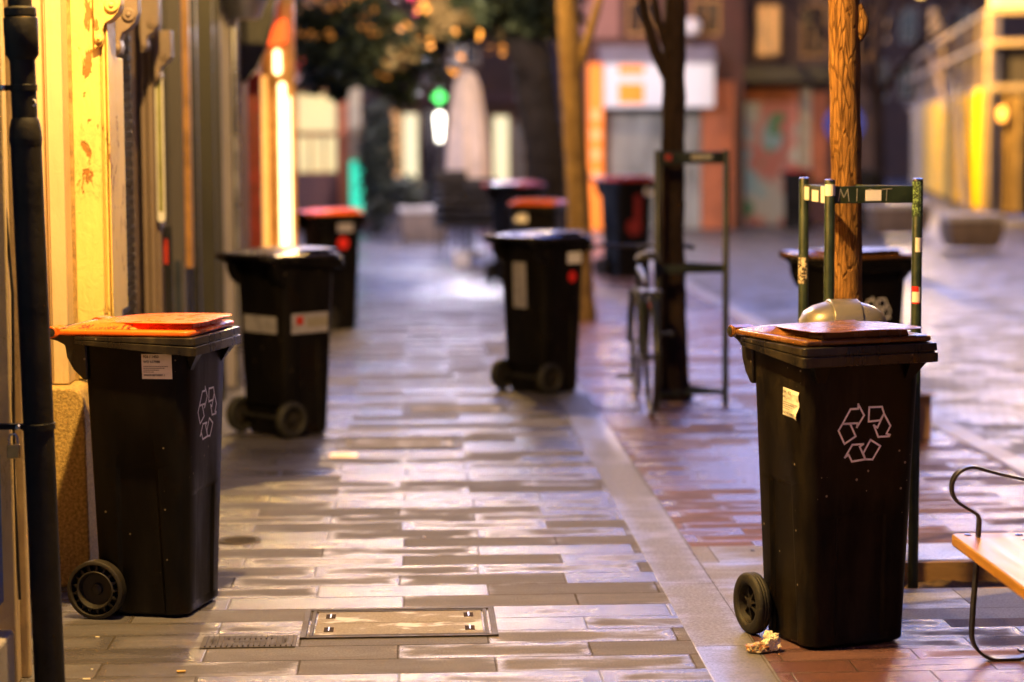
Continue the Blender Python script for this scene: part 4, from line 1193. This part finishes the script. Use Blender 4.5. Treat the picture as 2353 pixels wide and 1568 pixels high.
# big old tree with dark crown
BT = (1.72, 27.3)
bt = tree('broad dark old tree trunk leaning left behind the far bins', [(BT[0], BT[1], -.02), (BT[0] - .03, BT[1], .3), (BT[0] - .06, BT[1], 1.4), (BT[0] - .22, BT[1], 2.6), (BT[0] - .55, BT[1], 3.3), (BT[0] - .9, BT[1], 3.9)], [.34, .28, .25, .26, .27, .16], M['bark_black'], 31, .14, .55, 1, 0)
rng = random.Random(3)
lf = MB()
clumps = []
for k in range(46):
    x = rng.uniform(-1.9, 2.0); z = rng.uniform(2.3, 3.35) + .10 * abs(x)
    r = rng.uniform(.22, .46)
    z = max(z, (2.75 if x > .2 else 2.15) + r)
    clumps.append((x, 27.5 + rng.uniform(-1.2, 1.6), z, r))
for k in range(7):
    clumps.append((rng.uniform(-1.3, .0), 28 + rng.uniform(-.8, .8), rng.uniform(2.1, 2.4), rng.uniform(.14, .24)))
for x, y, z, r in clumps:
    for k in range(int(620 * r)):
        c = Vector((rng.gauss(0, 1), rng.gauss(0, 1), rng.gauss(0, .8)))
        c = c.normalized() * (rng.random() ** .5) * r
        leafquad(lf, Vector((x, y, z)) + c - Vector((BT[0], BT[1], 0)), rng.uniform(.05, .10), rng)
lf.build('crown', M['leaf'], bt)
gl_ = MB()
for k in range(30):
    x, z = (rng.uniform(-1.75, -.4), rng.uniform(2.6, 3.35)) if k < 18 else (rng.uniform(-.6, 1.3), rng.uniform(2.3, 3.3))
    y = 26.1 + rng.uniform(-.15, .2)
    for q in range(4):
        leafquad(gl_, Vector((x + rng.gauss(0, .05), y + rng.gauss(0, .05), z + rng.gauss(0, .05))) - Vector((BT[0], BT[1], 0)), .05, rng)
M['goldleaf'] = mat('golden_leaves', (.40, .16, .012), .6, .2, 4, bump=0)
gl_.build('golden_leaves', M['goldleaf'], bt)

# ------------------------------------------------------------------ lamps
M['lanternglass'] = glow('sodium_glass', (1.0, .58, .16), 0.5714)
def lantern(parent, x, y, z):
    off = parent.location
    p = Matrix.Translation((x - off.x, y - off.y, z - off.z))
    MB().lathe([(.0, .20), (.03, .20), (.05, .16), (.16, .10), (.17, .08), (.0, .08)], 8, p).build('lamp_cap', M['iron'], parent)
    MB().lathe([(.13, .079), (.085, -.16), (.0, -.16)], 8, p).build('lamp_glass', M['lanternglass'], parent)
def lamp_light(x, y, z, watts, r=.06, col=LAMP_COL, spot=None, aim=None):
    ld = bpy.data.lights.new('lamp_light', 'SPOT' if spot else 'POINT')
    ld.energy = watts; ld.color = col; ld.shadow_soft_size = r
    if spot: ld.spot_size = R(spot); ld.spot_blend = .6
    o = bpy.data.objects.new('lamp_light', ld); COL.objects.link(o); o.location = (x, y, z)
    if aim: o.rotation_euler = (Vector(aim) - Vector((x, y, z))).to_track_quat('-Z', 'Y').to_euler()
    return o
def wall_lamp(x, y, z, wallx, watts, label):
    t = thing('wall_lantern', label, 'street lamp', (wallx, y, z), 0, 'warm wall lanterns along the left house fronts')
    MB().tube([(0, 0, .1), (.2, 0, .32), ((x - wallx), 0, .32), ((x - wallx), 0, .2)], .018, 10).build('bracket', M['iron'], t, smooth=40)
    MB().box(-.0, .03, -.06, .06, -.02, .22).build('wall_plate', M['iron'], t, .004)
    lantern(t, x, y, z)
    lamp_light(x, y, z - .22, watts)
    return t
wall_lamp(-.52, 6.25, 4.2, -1.17, 205, 'warm lantern on the wall above the drainpipe')
wall_lamp(-.30, 17.0, 4.7, -1.10, 170, 'warm lantern on the wall above the red shopfront')
def post_lamp(x, y, h, watts, label, col=LAMP_COL):
    t = thing('street_lamp', label, 'street lamp', (x, y, 0), 0, 'lamp posts round the square')
    MB().tube([(0, 0, -.05), (0, 0, .5), (0, 0, .52), (0, 0, h - .2)], [.09, .08, .05, .035], 14).build('post', M['iron'], t, smooth=40)
    lantern(t, x, y, h)
    lamp_light(x, y, h - .22, watts)
t = thing('added_hanging_lamp', 'added lantern on an unseen cable, lighting the parasol and the far pavement', 'street lamp', (.35, 25.0, 3.4))  # lantern added above the frame to light parasol and paving
MB().tube([(-6, 0, 1.1), (-3, 0, .62), (0, 0, .42), (4, 0, .62), (11, 0, 1.3)], .008, 6).build('cable', M['iron'], t, smooth=60)
MB().tube([(0, 0, .42), (0, 0, .18)], .01, 6).build('hanger', M['iron'], t, smooth=60)
lantern(t, .35, 25.0, 3.4)
lamp_light(.35, 25.0, 3.15, 22, r=.14, col=(.92, .86, 1))
lamp_light(.35, 25.15, 3.15, 60, r=.1, col=(1, .82, .74), spot=75, aim=(.95, 30, 1.2))  # added spot aimed at the parasol, keeps its glare off the paving
post_lamp(8.4, 27.0, 5.2, 330, 'lamp post by the stone planters on the right of the square')
post_lamp(2.4, 33.5, 6.0, 150, 'lamp post in front of the white-signed shop', (1, .82, .80))

t = thing('wall_lantern', 'added warm lantern out of view on the mural building, lighting the yellow drapes', 'street lamp', (8.3, 39.45, 4.2))  # lantern added above the frame to brighten the yellow drapes
MB().tube([(0, 0, 0), (.1, -.4, .25), (.85, -.6, .25), (.85, -.6, .15)], .03, 10).build('bracket', M['iron'], t, smooth=40)
lantern(t, 9.15, 38.85, 4.2)
lamp_light(9.15, 38.85, 3.98, 560, spot=110, aim=(12.2, 43, .5))  # spot of the added lantern, turned towards the drapes

t = thing('added_hanging_lamp', 'added lantern on an unseen cable before the cafe building, lighting the wet pavement', 'street lamp', (.55, 31.0, 3.85))  # second lantern added above the frame for a cool sheen on the paving
MB().tube([(-7, 0, 1.0), (-3, 0, .6), (0, 0, .42), (4, 0, .6), (12, 0, 1.2)], .008, 6).build('cable', M['iron'], t, smooth=60)
MB().tube([(0, 0, .42), (0, 0, .18)], .01, 6).build('hanger', M['iron'], t, smooth=60)
lantern(t, .55, 31.0, 3.85)
lamp_light(.55, 31.0, 3.62, 200, r=.14, col=(.92, .85, 1))
post_lamp(11.2, 52.0, 6.0, 700, 'added lamp post, its lamp out of view, lighting the far yellow drapes')  # lamp added to light the farther drapes from the left front
tree('bare thin tree in the square between the near trunk and the yellow drapes', [(7.92, 36.5, -.05), (7.90, 36.5, .8), (7.88, 36.5, 1.8), (7.84, 36.5, 2.2)], [.12, .10, .095, .12], M['bark_dark'], 57, .1, 1.15, 4, 900)

# small lit lantern and green cross seen far off
M['whiteglow'] = glow('white_lamp_glass', (1.0, .93, .74), 1.0)
M['greenglow'] = glow('green_cross_glow', (.05, .9, .10), 0.22)
wl_ = thing('lit_lantern', 'bright white lit lantern on a thin post left of the closed parasol', 'lamp', (XR(1013, 34), 34, 0))
MB().lathe([(.0, 1.52), (.04, 1.52), (.075, 1.90), (.05, 1.96), (.0, 1.96)], 10).build('glass', M['whiteglow'], wl_, smooth=60)
MB().tube([(0, 0, -.05), (0, 0, 1.5)], .03, 10).build('post', M['iron'], wl_, smooth=40)
gc = thing('green_cross_sign', 'small green lit cross sign above the white lantern', 'sign', (XR(1013, 35), 35, 2.22))
MB().box(-.035, .035, 0, .04, -.10, .10).box(-.10, -.036, 0, .04, -.035, .035).box(.036, .10, 0, .04, -.035, .035).build('cross', M['greenglow'], gc)
MB().box(-.04, .04, .045, .08, -2.3, .2).build('bracket', M['iron'], gc)

# ------------------------------------------------------------------ things in the square
M['canvas'] = mat('beige_canvas', (.62, .50, .46), .8, .15, 5, bump=.2)
pa = thing('closed_parasol', 'closed beige parasol standing among stacked terrace chairs', 'parasol', (XR(1075, 29), 29, 0))
lp = []
for z, r in ((.98, .25), (1.02, .28), (1.4, .27), (1.9, .22), (2.25, .17), (2.42, .11), (2.47, .02)):
    lp.append([(r * (1 + .12 * math.cos(7 * a)) * math.cos(a), r * (1 + .12 * math.cos(7 * a)) * math.sin(a), z) for a in [2 * PI * k / 42 for k in range(42)]])
MB().loft(lp).build('canopy', M['canvas'], pa, smooth=60)
MB().tube([(0, 0, 0), (0, 0, 2.5)], .025, 10).build('pole', M['iron'], pa, smooth=40)
MB().box(-.22, .22, -.22, .22, 0, .08).build('base', M['stonelight'], pa, .01)
M['wicker'] = mat('dark_wicker', (.016, .011, .011), .6, .5, 40, bump=.5)
def chair_stack(x, y, n, rz, label):
    t = thing('chair_stack', label, 'stacked chairs', (x, y, 0), rz, 'stacked terrace chairs')
    for k in range(n):
        z = k * .10
        c = MB().box(-.22, .22, -.22, .22, .42 + z, .45 + z).box(-.22, .22, .19, .22, .45 + z, .85 + z)
        for sx in (-1, 1):
            c.box(sx * .21 - .012, sx * .21 + .012, -.2, .2, .62 + z, .645 + z)
            if k == 0:
                for sy in (-1, 1): c.tube([(sx * .2, sy * .2, 0), (sx * .2, sy * .19, .43)], .014, 8)
        c.build('chair', M['wicker'], t, .004)
    return t
chair_stack(XR(1045, 28.3), 28.3, 4, .2, 'stack of dark terrace chairs at the left foot of the closed parasol')
chair_stack(XR(1098, 28.0), 28.0, 3, -.3, 'stack of dark terrace chairs at the right foot of the closed parasol')
wb = thing('parasol_weight', 'small white block on the ground in front of the stacked chairs', 'weight block', (XR(1060, 26.8), 26.8, 0))
MB().box(-.10, .10, -.08, .08, 0, .16).build('block', M['white'], wb, .01)
MB().tube([(-.05, 0, .155), (-.05, 0, .19), (.05, 0, .19), (.05, 0, .155)], .01, 8).build('grip', M['chrome'], wb)
M['planterstone'] = mat('planter_stone', (.10, .07, .055), .75, .25, 6, bump=.3)
def planter(x, y, w, d, h, label, grp='stone planters and seats in the square'):
    t = thing('stone_planter', label, 'planter', (x, y, 0), 0, grp)
    MB().loft([rrect(-w * .42, w * .42, -d * .42, d * .42, .05, 0), rrect(-w * .5, w * .5, -d * .5, d * .5, .06, h * .55), rrect(-w * .5, w * .5, -d * .5, d * .5, .06, h)]).build('basin', M['planterstone'], t, .01, 40)
    MB().loft([rrect(-w * .53, w * .53, -d * .53, d * .53, .06, h + .001), rrect(-w * .53, w * .53, -d * .53, d * .53, .06, h + .09)]).build('rim', M['stonelight'], t, .01, 40)
    return t
planter(XR(975, 32.8), 33.0, .75, .5, .45, 'stone planter left of the stacked chairs holding a dark shrub')
planter(XR(2262, 29.8), 30.2, .80, .6, .38, 'low dark-bodied stone planter at the right edge before the yellow drapes')
planter(XR(2085, 34), 34.4, .95, .6, .42, 'low stone planter right of the near tree before the yellow drapes')
def shrub(x, y, z0, rx, rz, n, label, m, seed, s=.06):
    t = thing('shrub', label, 'shrub', (x, y, z0))
    rng = random.Random(seed)
    st = MB()
    for k in range(5): st.tube([(0, 0, 0), (rng.uniform(-.5, .5) * rx, rng.uniform(-.5, .5) * rx, rz)], [.015, .006], 6)
    st.build('stem', M['bark_dark'], t)
    lf = MB()
    for k in range(n):
        c = Vector((rng.gauss(0, 1), rng.gauss(0, 1), rng.gauss(0, 1))).normalized() * rng.random() ** .4
        leafquad(lf, Vector((c.x * rx, c.y * rx, rz + c.z * rz)), rng.uniform(.5, 1.2) * s, rng)
    lf.build('foliage', m, t)
    return t
M['darkleaf'] = mat('dark_foliage', (.018, .022, .012), .6, .5, 4, bump=0)
shrub(XR(940, 33), 33, .48, .28, .27, 500, 'dark rounded shrub growing in the stone planter', M['darkleaf'], 4)
shrub(XR(870, 35.5), 35.4, 0, .32, 1.15, 1500, 'tall dark green clipped shrub between the awning shop and the lit windows', M['darkleaf'], 8, .08)
M['bluesign'] = mat('blue_sign', (.03, .06, .42), .4, .1, 10, bump=0)
rs_ = thing('round_sign', 'round blue traffic sign partly hidden behind the near tree trunk', 'traffic sign', (XR(1945, 33), 33, 0))
MB().lathe([(.0, -.012), (.31, -.012), (.31, .0), (.0, .0)], 32, Matrix.Translation((0, -.04, 1.75)) @ Matrix.Rotation(PI / 2, 4, 'X')).build('disc', M['bluesign'], rs_)
MB().tube([(0, 0, -.05), (0, 0, 2.1)], .03, 12).build('post', M['greydome'], rs_, smooth=40)

# ------------------------------------------------------------------ buildings round the square
def ZY(y, Y): return 1.6 + (312.0 - y) * Y / FPX
def bldg(name, label, Y, px0, px1, depth, h, m, roof=None):
    x0, x1 = XR(px0, Y), XR(px1, Y)
    t = thing(name, label, 'building', ((x0 + x1) / 2, Y, 0))
    MB().box(x0 - t.location.x, x1 - t.location.x, 0, depth, -.06, h).build('wall', m, t)
    MB().box(x0 - t.location.x - .1, x1 - t.location.x + .1, -.15, depth + .1, h + .001, h + .22).build('roof', roof or M['concrete'], t, .02)
    t['Y'] = Y
    return t
def pan(t, name, px0, px1, y0, y1, m, out=.06, parent=None, back=0.0, bevel=.01):
    Y = t['Y']
    x0, x1, z1, z0 = XR(px0, Y) - t.location.x, XR(px1, Y) - t.location.x, ZY(y0, Y), ZY(y1, Y)
    return MB().box(x0, x1, -out, -.002 - back, max(z0, -.05), z1).build(name, m, parent or t, bevel)
def win(t, px0, px1, y0, y1, glass, fm=None, bars=1, out=.05):
    f = MB(); Y = t['Y']
    x0, x1, z1, z0 = XR(px0, Y) - t.location.x, XR(px1, Y) - t.location.x, ZY(y0, Y), ZY(y1, Y)
    w = .05
    f.box(x0 - w, x0, -out, -.002, z0 - w, z1 + w).box(x1, x1 + w, -out, -.002, z0 - w, z1 + w).box(x0, x1, -out, -.002, z1, z1 + w).box(x0, x1, -out, -.002, z0 - w, z0)
    for k in range(bars):
        x = x0 + (x1 - x0) * (k + 1) / (bars + 1)
        f.box(x - .02, x + .02, -out + .01, -.012, z0, z1)
    o = f.build('window', fm or M['amberwood'], t)
    MB().box(x0, x1, -.012, -.003, z0, z1).build('pane', glass, o)
    return o
M['shopglow'] = glow('shop_window_glow', (.75, .62, .26), 0.06)
M['shopglow2'] = glow('pale_window_glow', (1.0, .88, .50), 0.1286)
M['orangeglow'] = glow('warm_window_glow', (1.0, .50, .16), 0.06429)
M['redawning'] = mat('red_awning', (.55, .05, .025), .6, .15, 5, bump=.1)
M['pinktrim'] = mat('pink_trim', (.50, .30, .25), .6, .1, 5, bump=.1)
M['terracotta'] = mat('terracotta_render', (.42, .13, .05), .7, .2, 4, bump=.2)
M['creamstone'] = mat('cream_stone', (.42, .36, .24), .6, .15, 5, bump=.2)
M['turq'] = glow('turquoise_light', (.04, .75, .48), 0.1286)
M['brownwall'] = mat('brown_render', (.085, .042, .022), .8, .3, 1.2, bump=.2)
M['greywall'] = mat('grey_brown_render', (.10, .062, .045), .8, .3, 1.0, bump=.2)
M['pinkwall'] = mat('salmon_render', (.30, .14, .12), .7, .2, 1.5, bump=.2)
M['maroon'] = mat('maroon_render', (.09, .034, .026), .7, .25, 1.5, bump=.2)
M['signboard'] = glow('backlit_white_sign', (.70, .70, .76), 0.035)
M['signorange'] = glow('backlit_orange_sign', (1.0, .24, .02), 0.1071)
M['signpale'] = glow('backlit_pale_orange', (1.0, .42, .16), .10)
M['awngrey'] = mat('grey_canopy', (.30, .28, .34), .6, .15, 4, bump=.1)
M['shutglass'] = mat('shop_shutter_grey', (.26, .27, .25), .3, .35, 1.6, bump=.1, stretch=(1.5, 1, .5))

A_ = bldg('awning_shop', 'shop with red awning and lit olive window at the end of the left row', 37, 560, 838, 6, 4.2, M['brownwall'])
aw = MB().prism([(-.9, ZY(170, 37)), (-.9, ZY(185, 37)), (-.07, ZY(150, 37)), (-.07, ZY(132, 37))], 'x', XR(670, 37) - A_.location.x, XR(795, 37) - A_.location.x)
aw.build('awning', M['redawning'], A_, .01)
pan(A_, 'awning_valance', 668, 788, 170, 190, M['pinktrim'], 1.0, None, .9)
win(A_, 690, 778, 215, 300, M['shopglow'], bars=0)
win(A_, 690, 778, 312, 392, M['shopglow'], bars=2)
pan(A_, 'shopfront_base', 680, 785, 396, 500, M['maroon'], .08)
pan(A_, 'terracotta_pilaster', 783, 804, 200, 520, M['terracotta'], .12)
pan(A_, 'stone_pilaster', 806, 834, 195, 366, M['creamstone'], .12)
pan(A_, 'turquoise_light', 808, 836, 368, 488, M['turq'], .16)
pan(A_, 'cornice', 600, 838, 108, 128, M['greywall'], .15)
win(A_, 600, 660, 20, 90, M['glassdark'])
win(A_, 700, 760, 20, 90, M['glassdark'])

B_ = bldg('cafe_building', 'long brown building with warm lit cafe windows behind the parasol', 47, 838, 1350, 7, 4.75, M['brownwall'])
win(B_, 905, 925, 250, 420, M['orangeglow'], bars=0)
win(B_, 930, 962, 262, 420, M['shopglow2'], bars=0)
win(B_, 1136, 1170, 268, 415, M['shopglow2'], bars=0)
win(B_, 1180, 1225, 285, 415, M['greydome'], bars=1)
pan(B_, 'dark_door', 975, 1000, 250, 480, M['glassdark'], .05)
pan(B_, 'tiled_base', 1000, 1130, 300, 480, M['maroon'], .05)
pan(B_, 'fascia', 880, 1300, 215, 240, M['maroon'], .2)
win(B_, 900, 960, 40, 150, M['glassdark']); win(B_, 1040, 1100, 40, 150, M['glassdark']); win(B_, 1200, 1260, 40, 150, M['glassdark'])
ban = thing('hanging_banner', 'small crimson banner hanging high in front of the cafe building', 'banner', (XR(965, 31), 31, 3.15))
M['crimson'] = mat('crimson_cloth', (.55, .02, .06), .7, .2, 10, bump=.1)
MB().prism([(-.18, .6), (.16, .55), (.12, .05), (.05, -.12)], 'y', 0, .012).build('cloth', M['crimson'], ban)
MB().tube([(-1.4, .01, .62), (1.2, .01, .60)], .006, 6).build('cord', M['iron'], ban)

C_ = bldg('sign_shop', 'corner shop with a big white and orange sign and grey shutter', 38, 1335, 1712, 7, 4.2, M['maroon'], M['concrete'])
pan(C_, 'salmon_wall', 1335, 1425, -110, 92, M['pinkwall'], .10)
sign = pan(C_, 'signboard', 1386, 1634, 152, 250, M['signboard'], .55)
for y0, y1 in ((156, 176), (196, 240)):
    pan(C_, 'orange_block', 1416, 1474, y0, y1, M['signorange'], .562, sign, .548)
cn = MB().prism([(-.60, ZY(150, 38)), (-.60, ZY(143, 38)), (-.07, ZY(108, 38)), (-.07, ZY(150, 38))], 'x', XR(1376, 38) - C_.location.x, XR(1640, 38) - C_.location.x)
cn.build('canopy', M['awngrey'], C_, .01)
oc = pan(C_, 'orange_column', 1352, 1384, 150, 530, M['signorange'], .30)
for y in (255, 300, 345, 395):
    pan(C_, 'pale_panel', 1358, 1379, y, y + 22, M['signpale'], .31, oc, .295)
pan(C_, 'shutter', 1402, 1612, 262, 530, M['shutglass'], .05)
pan(C_, 'shutter_box', 1402, 1612, 250, 261, M['iron'], .09)
pan(C_, 'terracotta_pier', 1614, 1688, 190, 530, M['terracotta'], .10)
pan(C_, 'dark_jamb', 1689, 1706, 230, 530, M['brownwall'], .06)
win(C_, 1450, 1500, 10, 80, M['glassdark']); win(C_, 1600, 1650, 10, 80, M['glassdark'])
gl = thing('globe_lamp', 'small unlit white globe lamp on the wall above the white sign', 'lamp', (XR(1592, 37.6), 37.6, ZY(66, 37.6)))
MB().lathe([(0.001, -.16)] + [(.16 * math.cos(R(a)), .16 * math.sin(R(a))) for a in range(-75, 90, 15)] + [(0.001, .16)], 18).build('globe', M['white'], gl, smooth=80)
MB().tube([(0, 0, -.15), (0, .1, -.22), (0, .38, -.22)], .02, 8).build('arm', M['iron'], gl)

D_ = bldg('mural_building', 'low house with a painted shutter right of the white-signed shop', 39.5, 1712, 2030, 7, 4.4, M['greywall'])
t_ = NT('painted_mural')
mp = t_.mapping((1.0, 1, 1)); n1 = t_.noise(1.1, 2, .5, mp); n2 = t_.noise(1.6, 2, .5, t_.mapping((1, 1, .8), (0, 0, 1)))
c_ = t_.mix(t_.ramp(n1, .42, .5), (.60, .64, .55), (.66, .26, .20))
c_ = t_.mix(t_.ramp(n2, .52, .6), c_, (.36, .62, .64))
c_ = t_.mix(t_.ramp(t_.noise(2.2, 1), .60, .66), c_, (.12, .36, .16))
t_.base(c_); t_.rough(.6); M['mural'] = t_.m
pan(D_, 'painted_shutter', 1714, 1838, 238, 530, M['mural'], .05)
pan(D_, 'shutter_head', 1712, 1840, 205, 236, M['terracotta'], .12)
pan(D_, 'stone_pier', 1842, 1866, 200, 420, M['creamstone'], .12)
pan(D_, 'orange_pier', 1868, 1905, 215, 420, M['terracotta'], .10)
pan(D_, 'dark_canopy', 1640, 1905, 160, 196, M['iron'], .9)
pan(D_, 'base', 1842, 1990, 422, 530, M['maroon'], .08)
win(D_, 1745, 1790, 20, 130, M['orangeglow'], bars=1); win(D_, 1850, 1895, 20, 130, M['glassdark'], bars=1); win(D_, 1950, 2000, 30, 140, M['glassdark'], bars=1)
E_ = bldg('far_house', 'tall pale brown house rising behind the scaffolded terrace', 78, 1960, 2620, 9, 7.0, M['brownwall'])
for k, px in enumerate((2010, 2075, 2140, 2205, 2270)):
    win(E_, px, px + 32, 30, 100, M['glassdark'] if k % 2 else M['orangeglow'], M['creamstone'])
    win(E_, px, px + 32, 150, 230, M['glassdark'], M['creamstone'])
F_ = thing('right_terrace', 'dark house fronts along the right side of the street', 'building', (11.5, 14, 0))
Lb(MB().box(11.5, 16, -6, 33, -.1, 12.0), 'wall', M['brownwall'], F_)
Lb(MB().box(11.3, 16.2, -6.2, 33.2, 12.001, 12.2), 'roof', M['concrete'], F_)
for k in range(8):
    o = Lb(MB().box(11.46, 11.499, -4 + k * 4.5, -2.4 + k * 4.5, 1.0, 3.0), 'window', M['glassdark'], F_)
Fb = thing('rear_house', 'plain house front across the street behind the viewer', 'building', (0, -14, 0))
Lb(MB().box(-8, 16, -18, -14, -.1, 14.0), 'wall', M['brownwall'], Fb)

# scaffolded terrace with yellow drapes
M['scaffpole'] = mat('scaffold_pole', (.13, .10, .09), .6, .2, 6, bump=.1)
M['timber'] = mat('scaffold_timber', (.20, .14, .08), .7, .3, 6, bump=.2)
M['yellowcloth'] = mat('yellow_cloth', (.85, .55, .008), .6, .2, 4, bump=.1)
M['tealcloth'] = mat('pale_teal_cloth', (.32, .42, .36), .6, .2, 4, bump=.1)
M['tancloth'] = mat('tan_cloth', (.30, .19, .06), .6, .2, 4, bump=.1)
M['darkvoid'] = mat('interior_shade', (.02, .014, .010), .8, .3, 3, bump=0)
sc = thing('scaffold_terrace', 'timber scaffold terrace hung with yellow drapes on the right of the square', 'scaffold', (10.95, 41, 0))
dL = Vector((.1745, .985, 0)); dR = Vector((.985, -.1745, 0))
def rail(d, t0, t1, z, r=.07, m='timber', name='rail', offv=Vector((0, 0, 0))):
    a, b = d * t0 + offv, d * t1 + offv
    return MB().tube([a + Vector((0, 0, z)), b + Vector((0, 0, z))], r, 6).build(name, M[m], sc, smooth=60)
zt = 3.35
for z in (zt + .55, zt - .05, 2.45): rail(dL, -.05, 30, z, .08 if z != 2.45 else .06); rail(dR, .0, 6, z, .08)
for tt in (0, 2.2, 5, 8.5, 13, 18.5, 25):
    p = dL * tt
    MB().tube([p + Vector((0, 0, -.1)), p + Vector((0, 0, zt + .55))], .07, 8).build('upright', M['timber'], sc, smooth=60)
for tt in (1.6, 3.4, 5.4):
    p = dR * tt
    MB().tube([p + Vector((0, 0, -.1)), p + Vector((0, 0, zt + .55))], .07, 8).build('upright', M['timber'], sc, smooth=60)
MB().tube([dL * 6.5 + Vector((-.12, 0, 2.6)), dL * 1.0 + Vector((-.3, 0, .1))], .065, 8).build('brace', M['scaffpole'], sc, smooth=60)
MB().tube([dL * 15 + Vector((-.12, 0, zt + .2)), dL * 9 + Vector((-.15, 0, 2.0))], .06, 8).build('brace', M['timber'], sc, smooth=60)
MB().add([dR * .25 + dL * .6 + Vector((0, 0, 0)), dR * .25 + dL * 30, dR * .25 + dL * 30 + Vector((0, 0, zt)), dR * .25 + dL * .6 + Vector((0, 0, zt))], [(0, 1, 2, 3)]).add([dL * .6 + dR * .25, dL * .6 + dR * 6, dL * .6 + dR * 6 + Vector((0, 0, zt)), dL * .6 + dR * .25 + Vector((0, 0, zt))], [(0, 1, 2, 3)]).build('interior_shade_sheet', M['darkvoid'], sc)  # dark sheets stand in for the shade inside the scaffold
MB().box(0, 6, 0, .12, zt + .62, zt + 1.0, Matrix(((dR.x, dL.x, 0, 0), (dR.y, dL.y, 0, 0), (0, 0, 1, 0), (0, 0, 0, 1)))).build('fascia', M['creamstone'], sc)
def drape(d, t0, t1, z0, z1, m, seed):
    n = 24; vs = []
    nrm = Vector((-d.y, d.x, 0))
    if nrm.y > 0 and abs(d.x) > .5: nrm = -nrm
    for j, z in enumerate((z0, z0 + (z1 - z0) * .3, z0 + (z1 - z0) * .7, z1)):
        for i in range(n + 1):
            k = i / n
            squeeze = 1 - .25 * math.sin(PI * min(1, (z - z0) / (z1 - z0) * 1.2)) * .5
            tt = (t0 + t1) / 2 + (t1 - t0) * (k - .5) * squeeze
            vs.append(d * tt + nrm * (.08 + .07 * math.sin(k * 22 + seed) + .03 * math.sin(k * 51)) + Vector((0, 0, z)))
    return MB().add(vs, [(j * (n + 1) + i, j * (n + 1) + i + 1, (j + 1) * (n + 1) + i + 1, (j + 1) * (n + 1) + i) for j in range(3) for i in range(n)]).build('drape', M[m], sc, smooth=80)
drape(dL, .15, 1.3, .15, 2.45, 'yellowcloth', 1)
drape(dL, 2.4, 4.2, .1, 2.4, 'yellowcloth', 2)
drape(dL, 5.3, 7.2, .1, 2.4, 'yellowcloth', 3)
drape(dL, 7.4, 8.3, .1, 2.4, 'tancloth', 14)
drape(dL, 8.8, 9.9, .1, 2.4, 'tealcloth', 4)
drape(dL, 10.1, 11.7, .1, 2.4, 'yellowcloth', 24)
drape(dL, 12.0, 15.0, .1, 2.4, 'yellowcloth', 5)
drape(dL, 15.5, 18.2, .1, 2.4, 'yellowcloth', 6)
drape(dL, 19, 25, .1, 2.4, 'tancloth', 7)
drape(dR, .25, .62, .1, 2.3, 'tancloth', 8)
hl = thing('hanging_lantern', 'small warm lantern hanging under the scaffold terrace at the right edge', 'lamp', (11.15, 40.7, 1.95))
MB().lathe([(0, -.13), (.07, -.12), (.10, 0), (.07, .13), (0, .14)], 12).build('glass', M['ledamber'], hl, smooth=60)
MB().tube([(0, 0, .14), (0, 0, .8)], .008, 6).build('chain', M['iron'], hl)
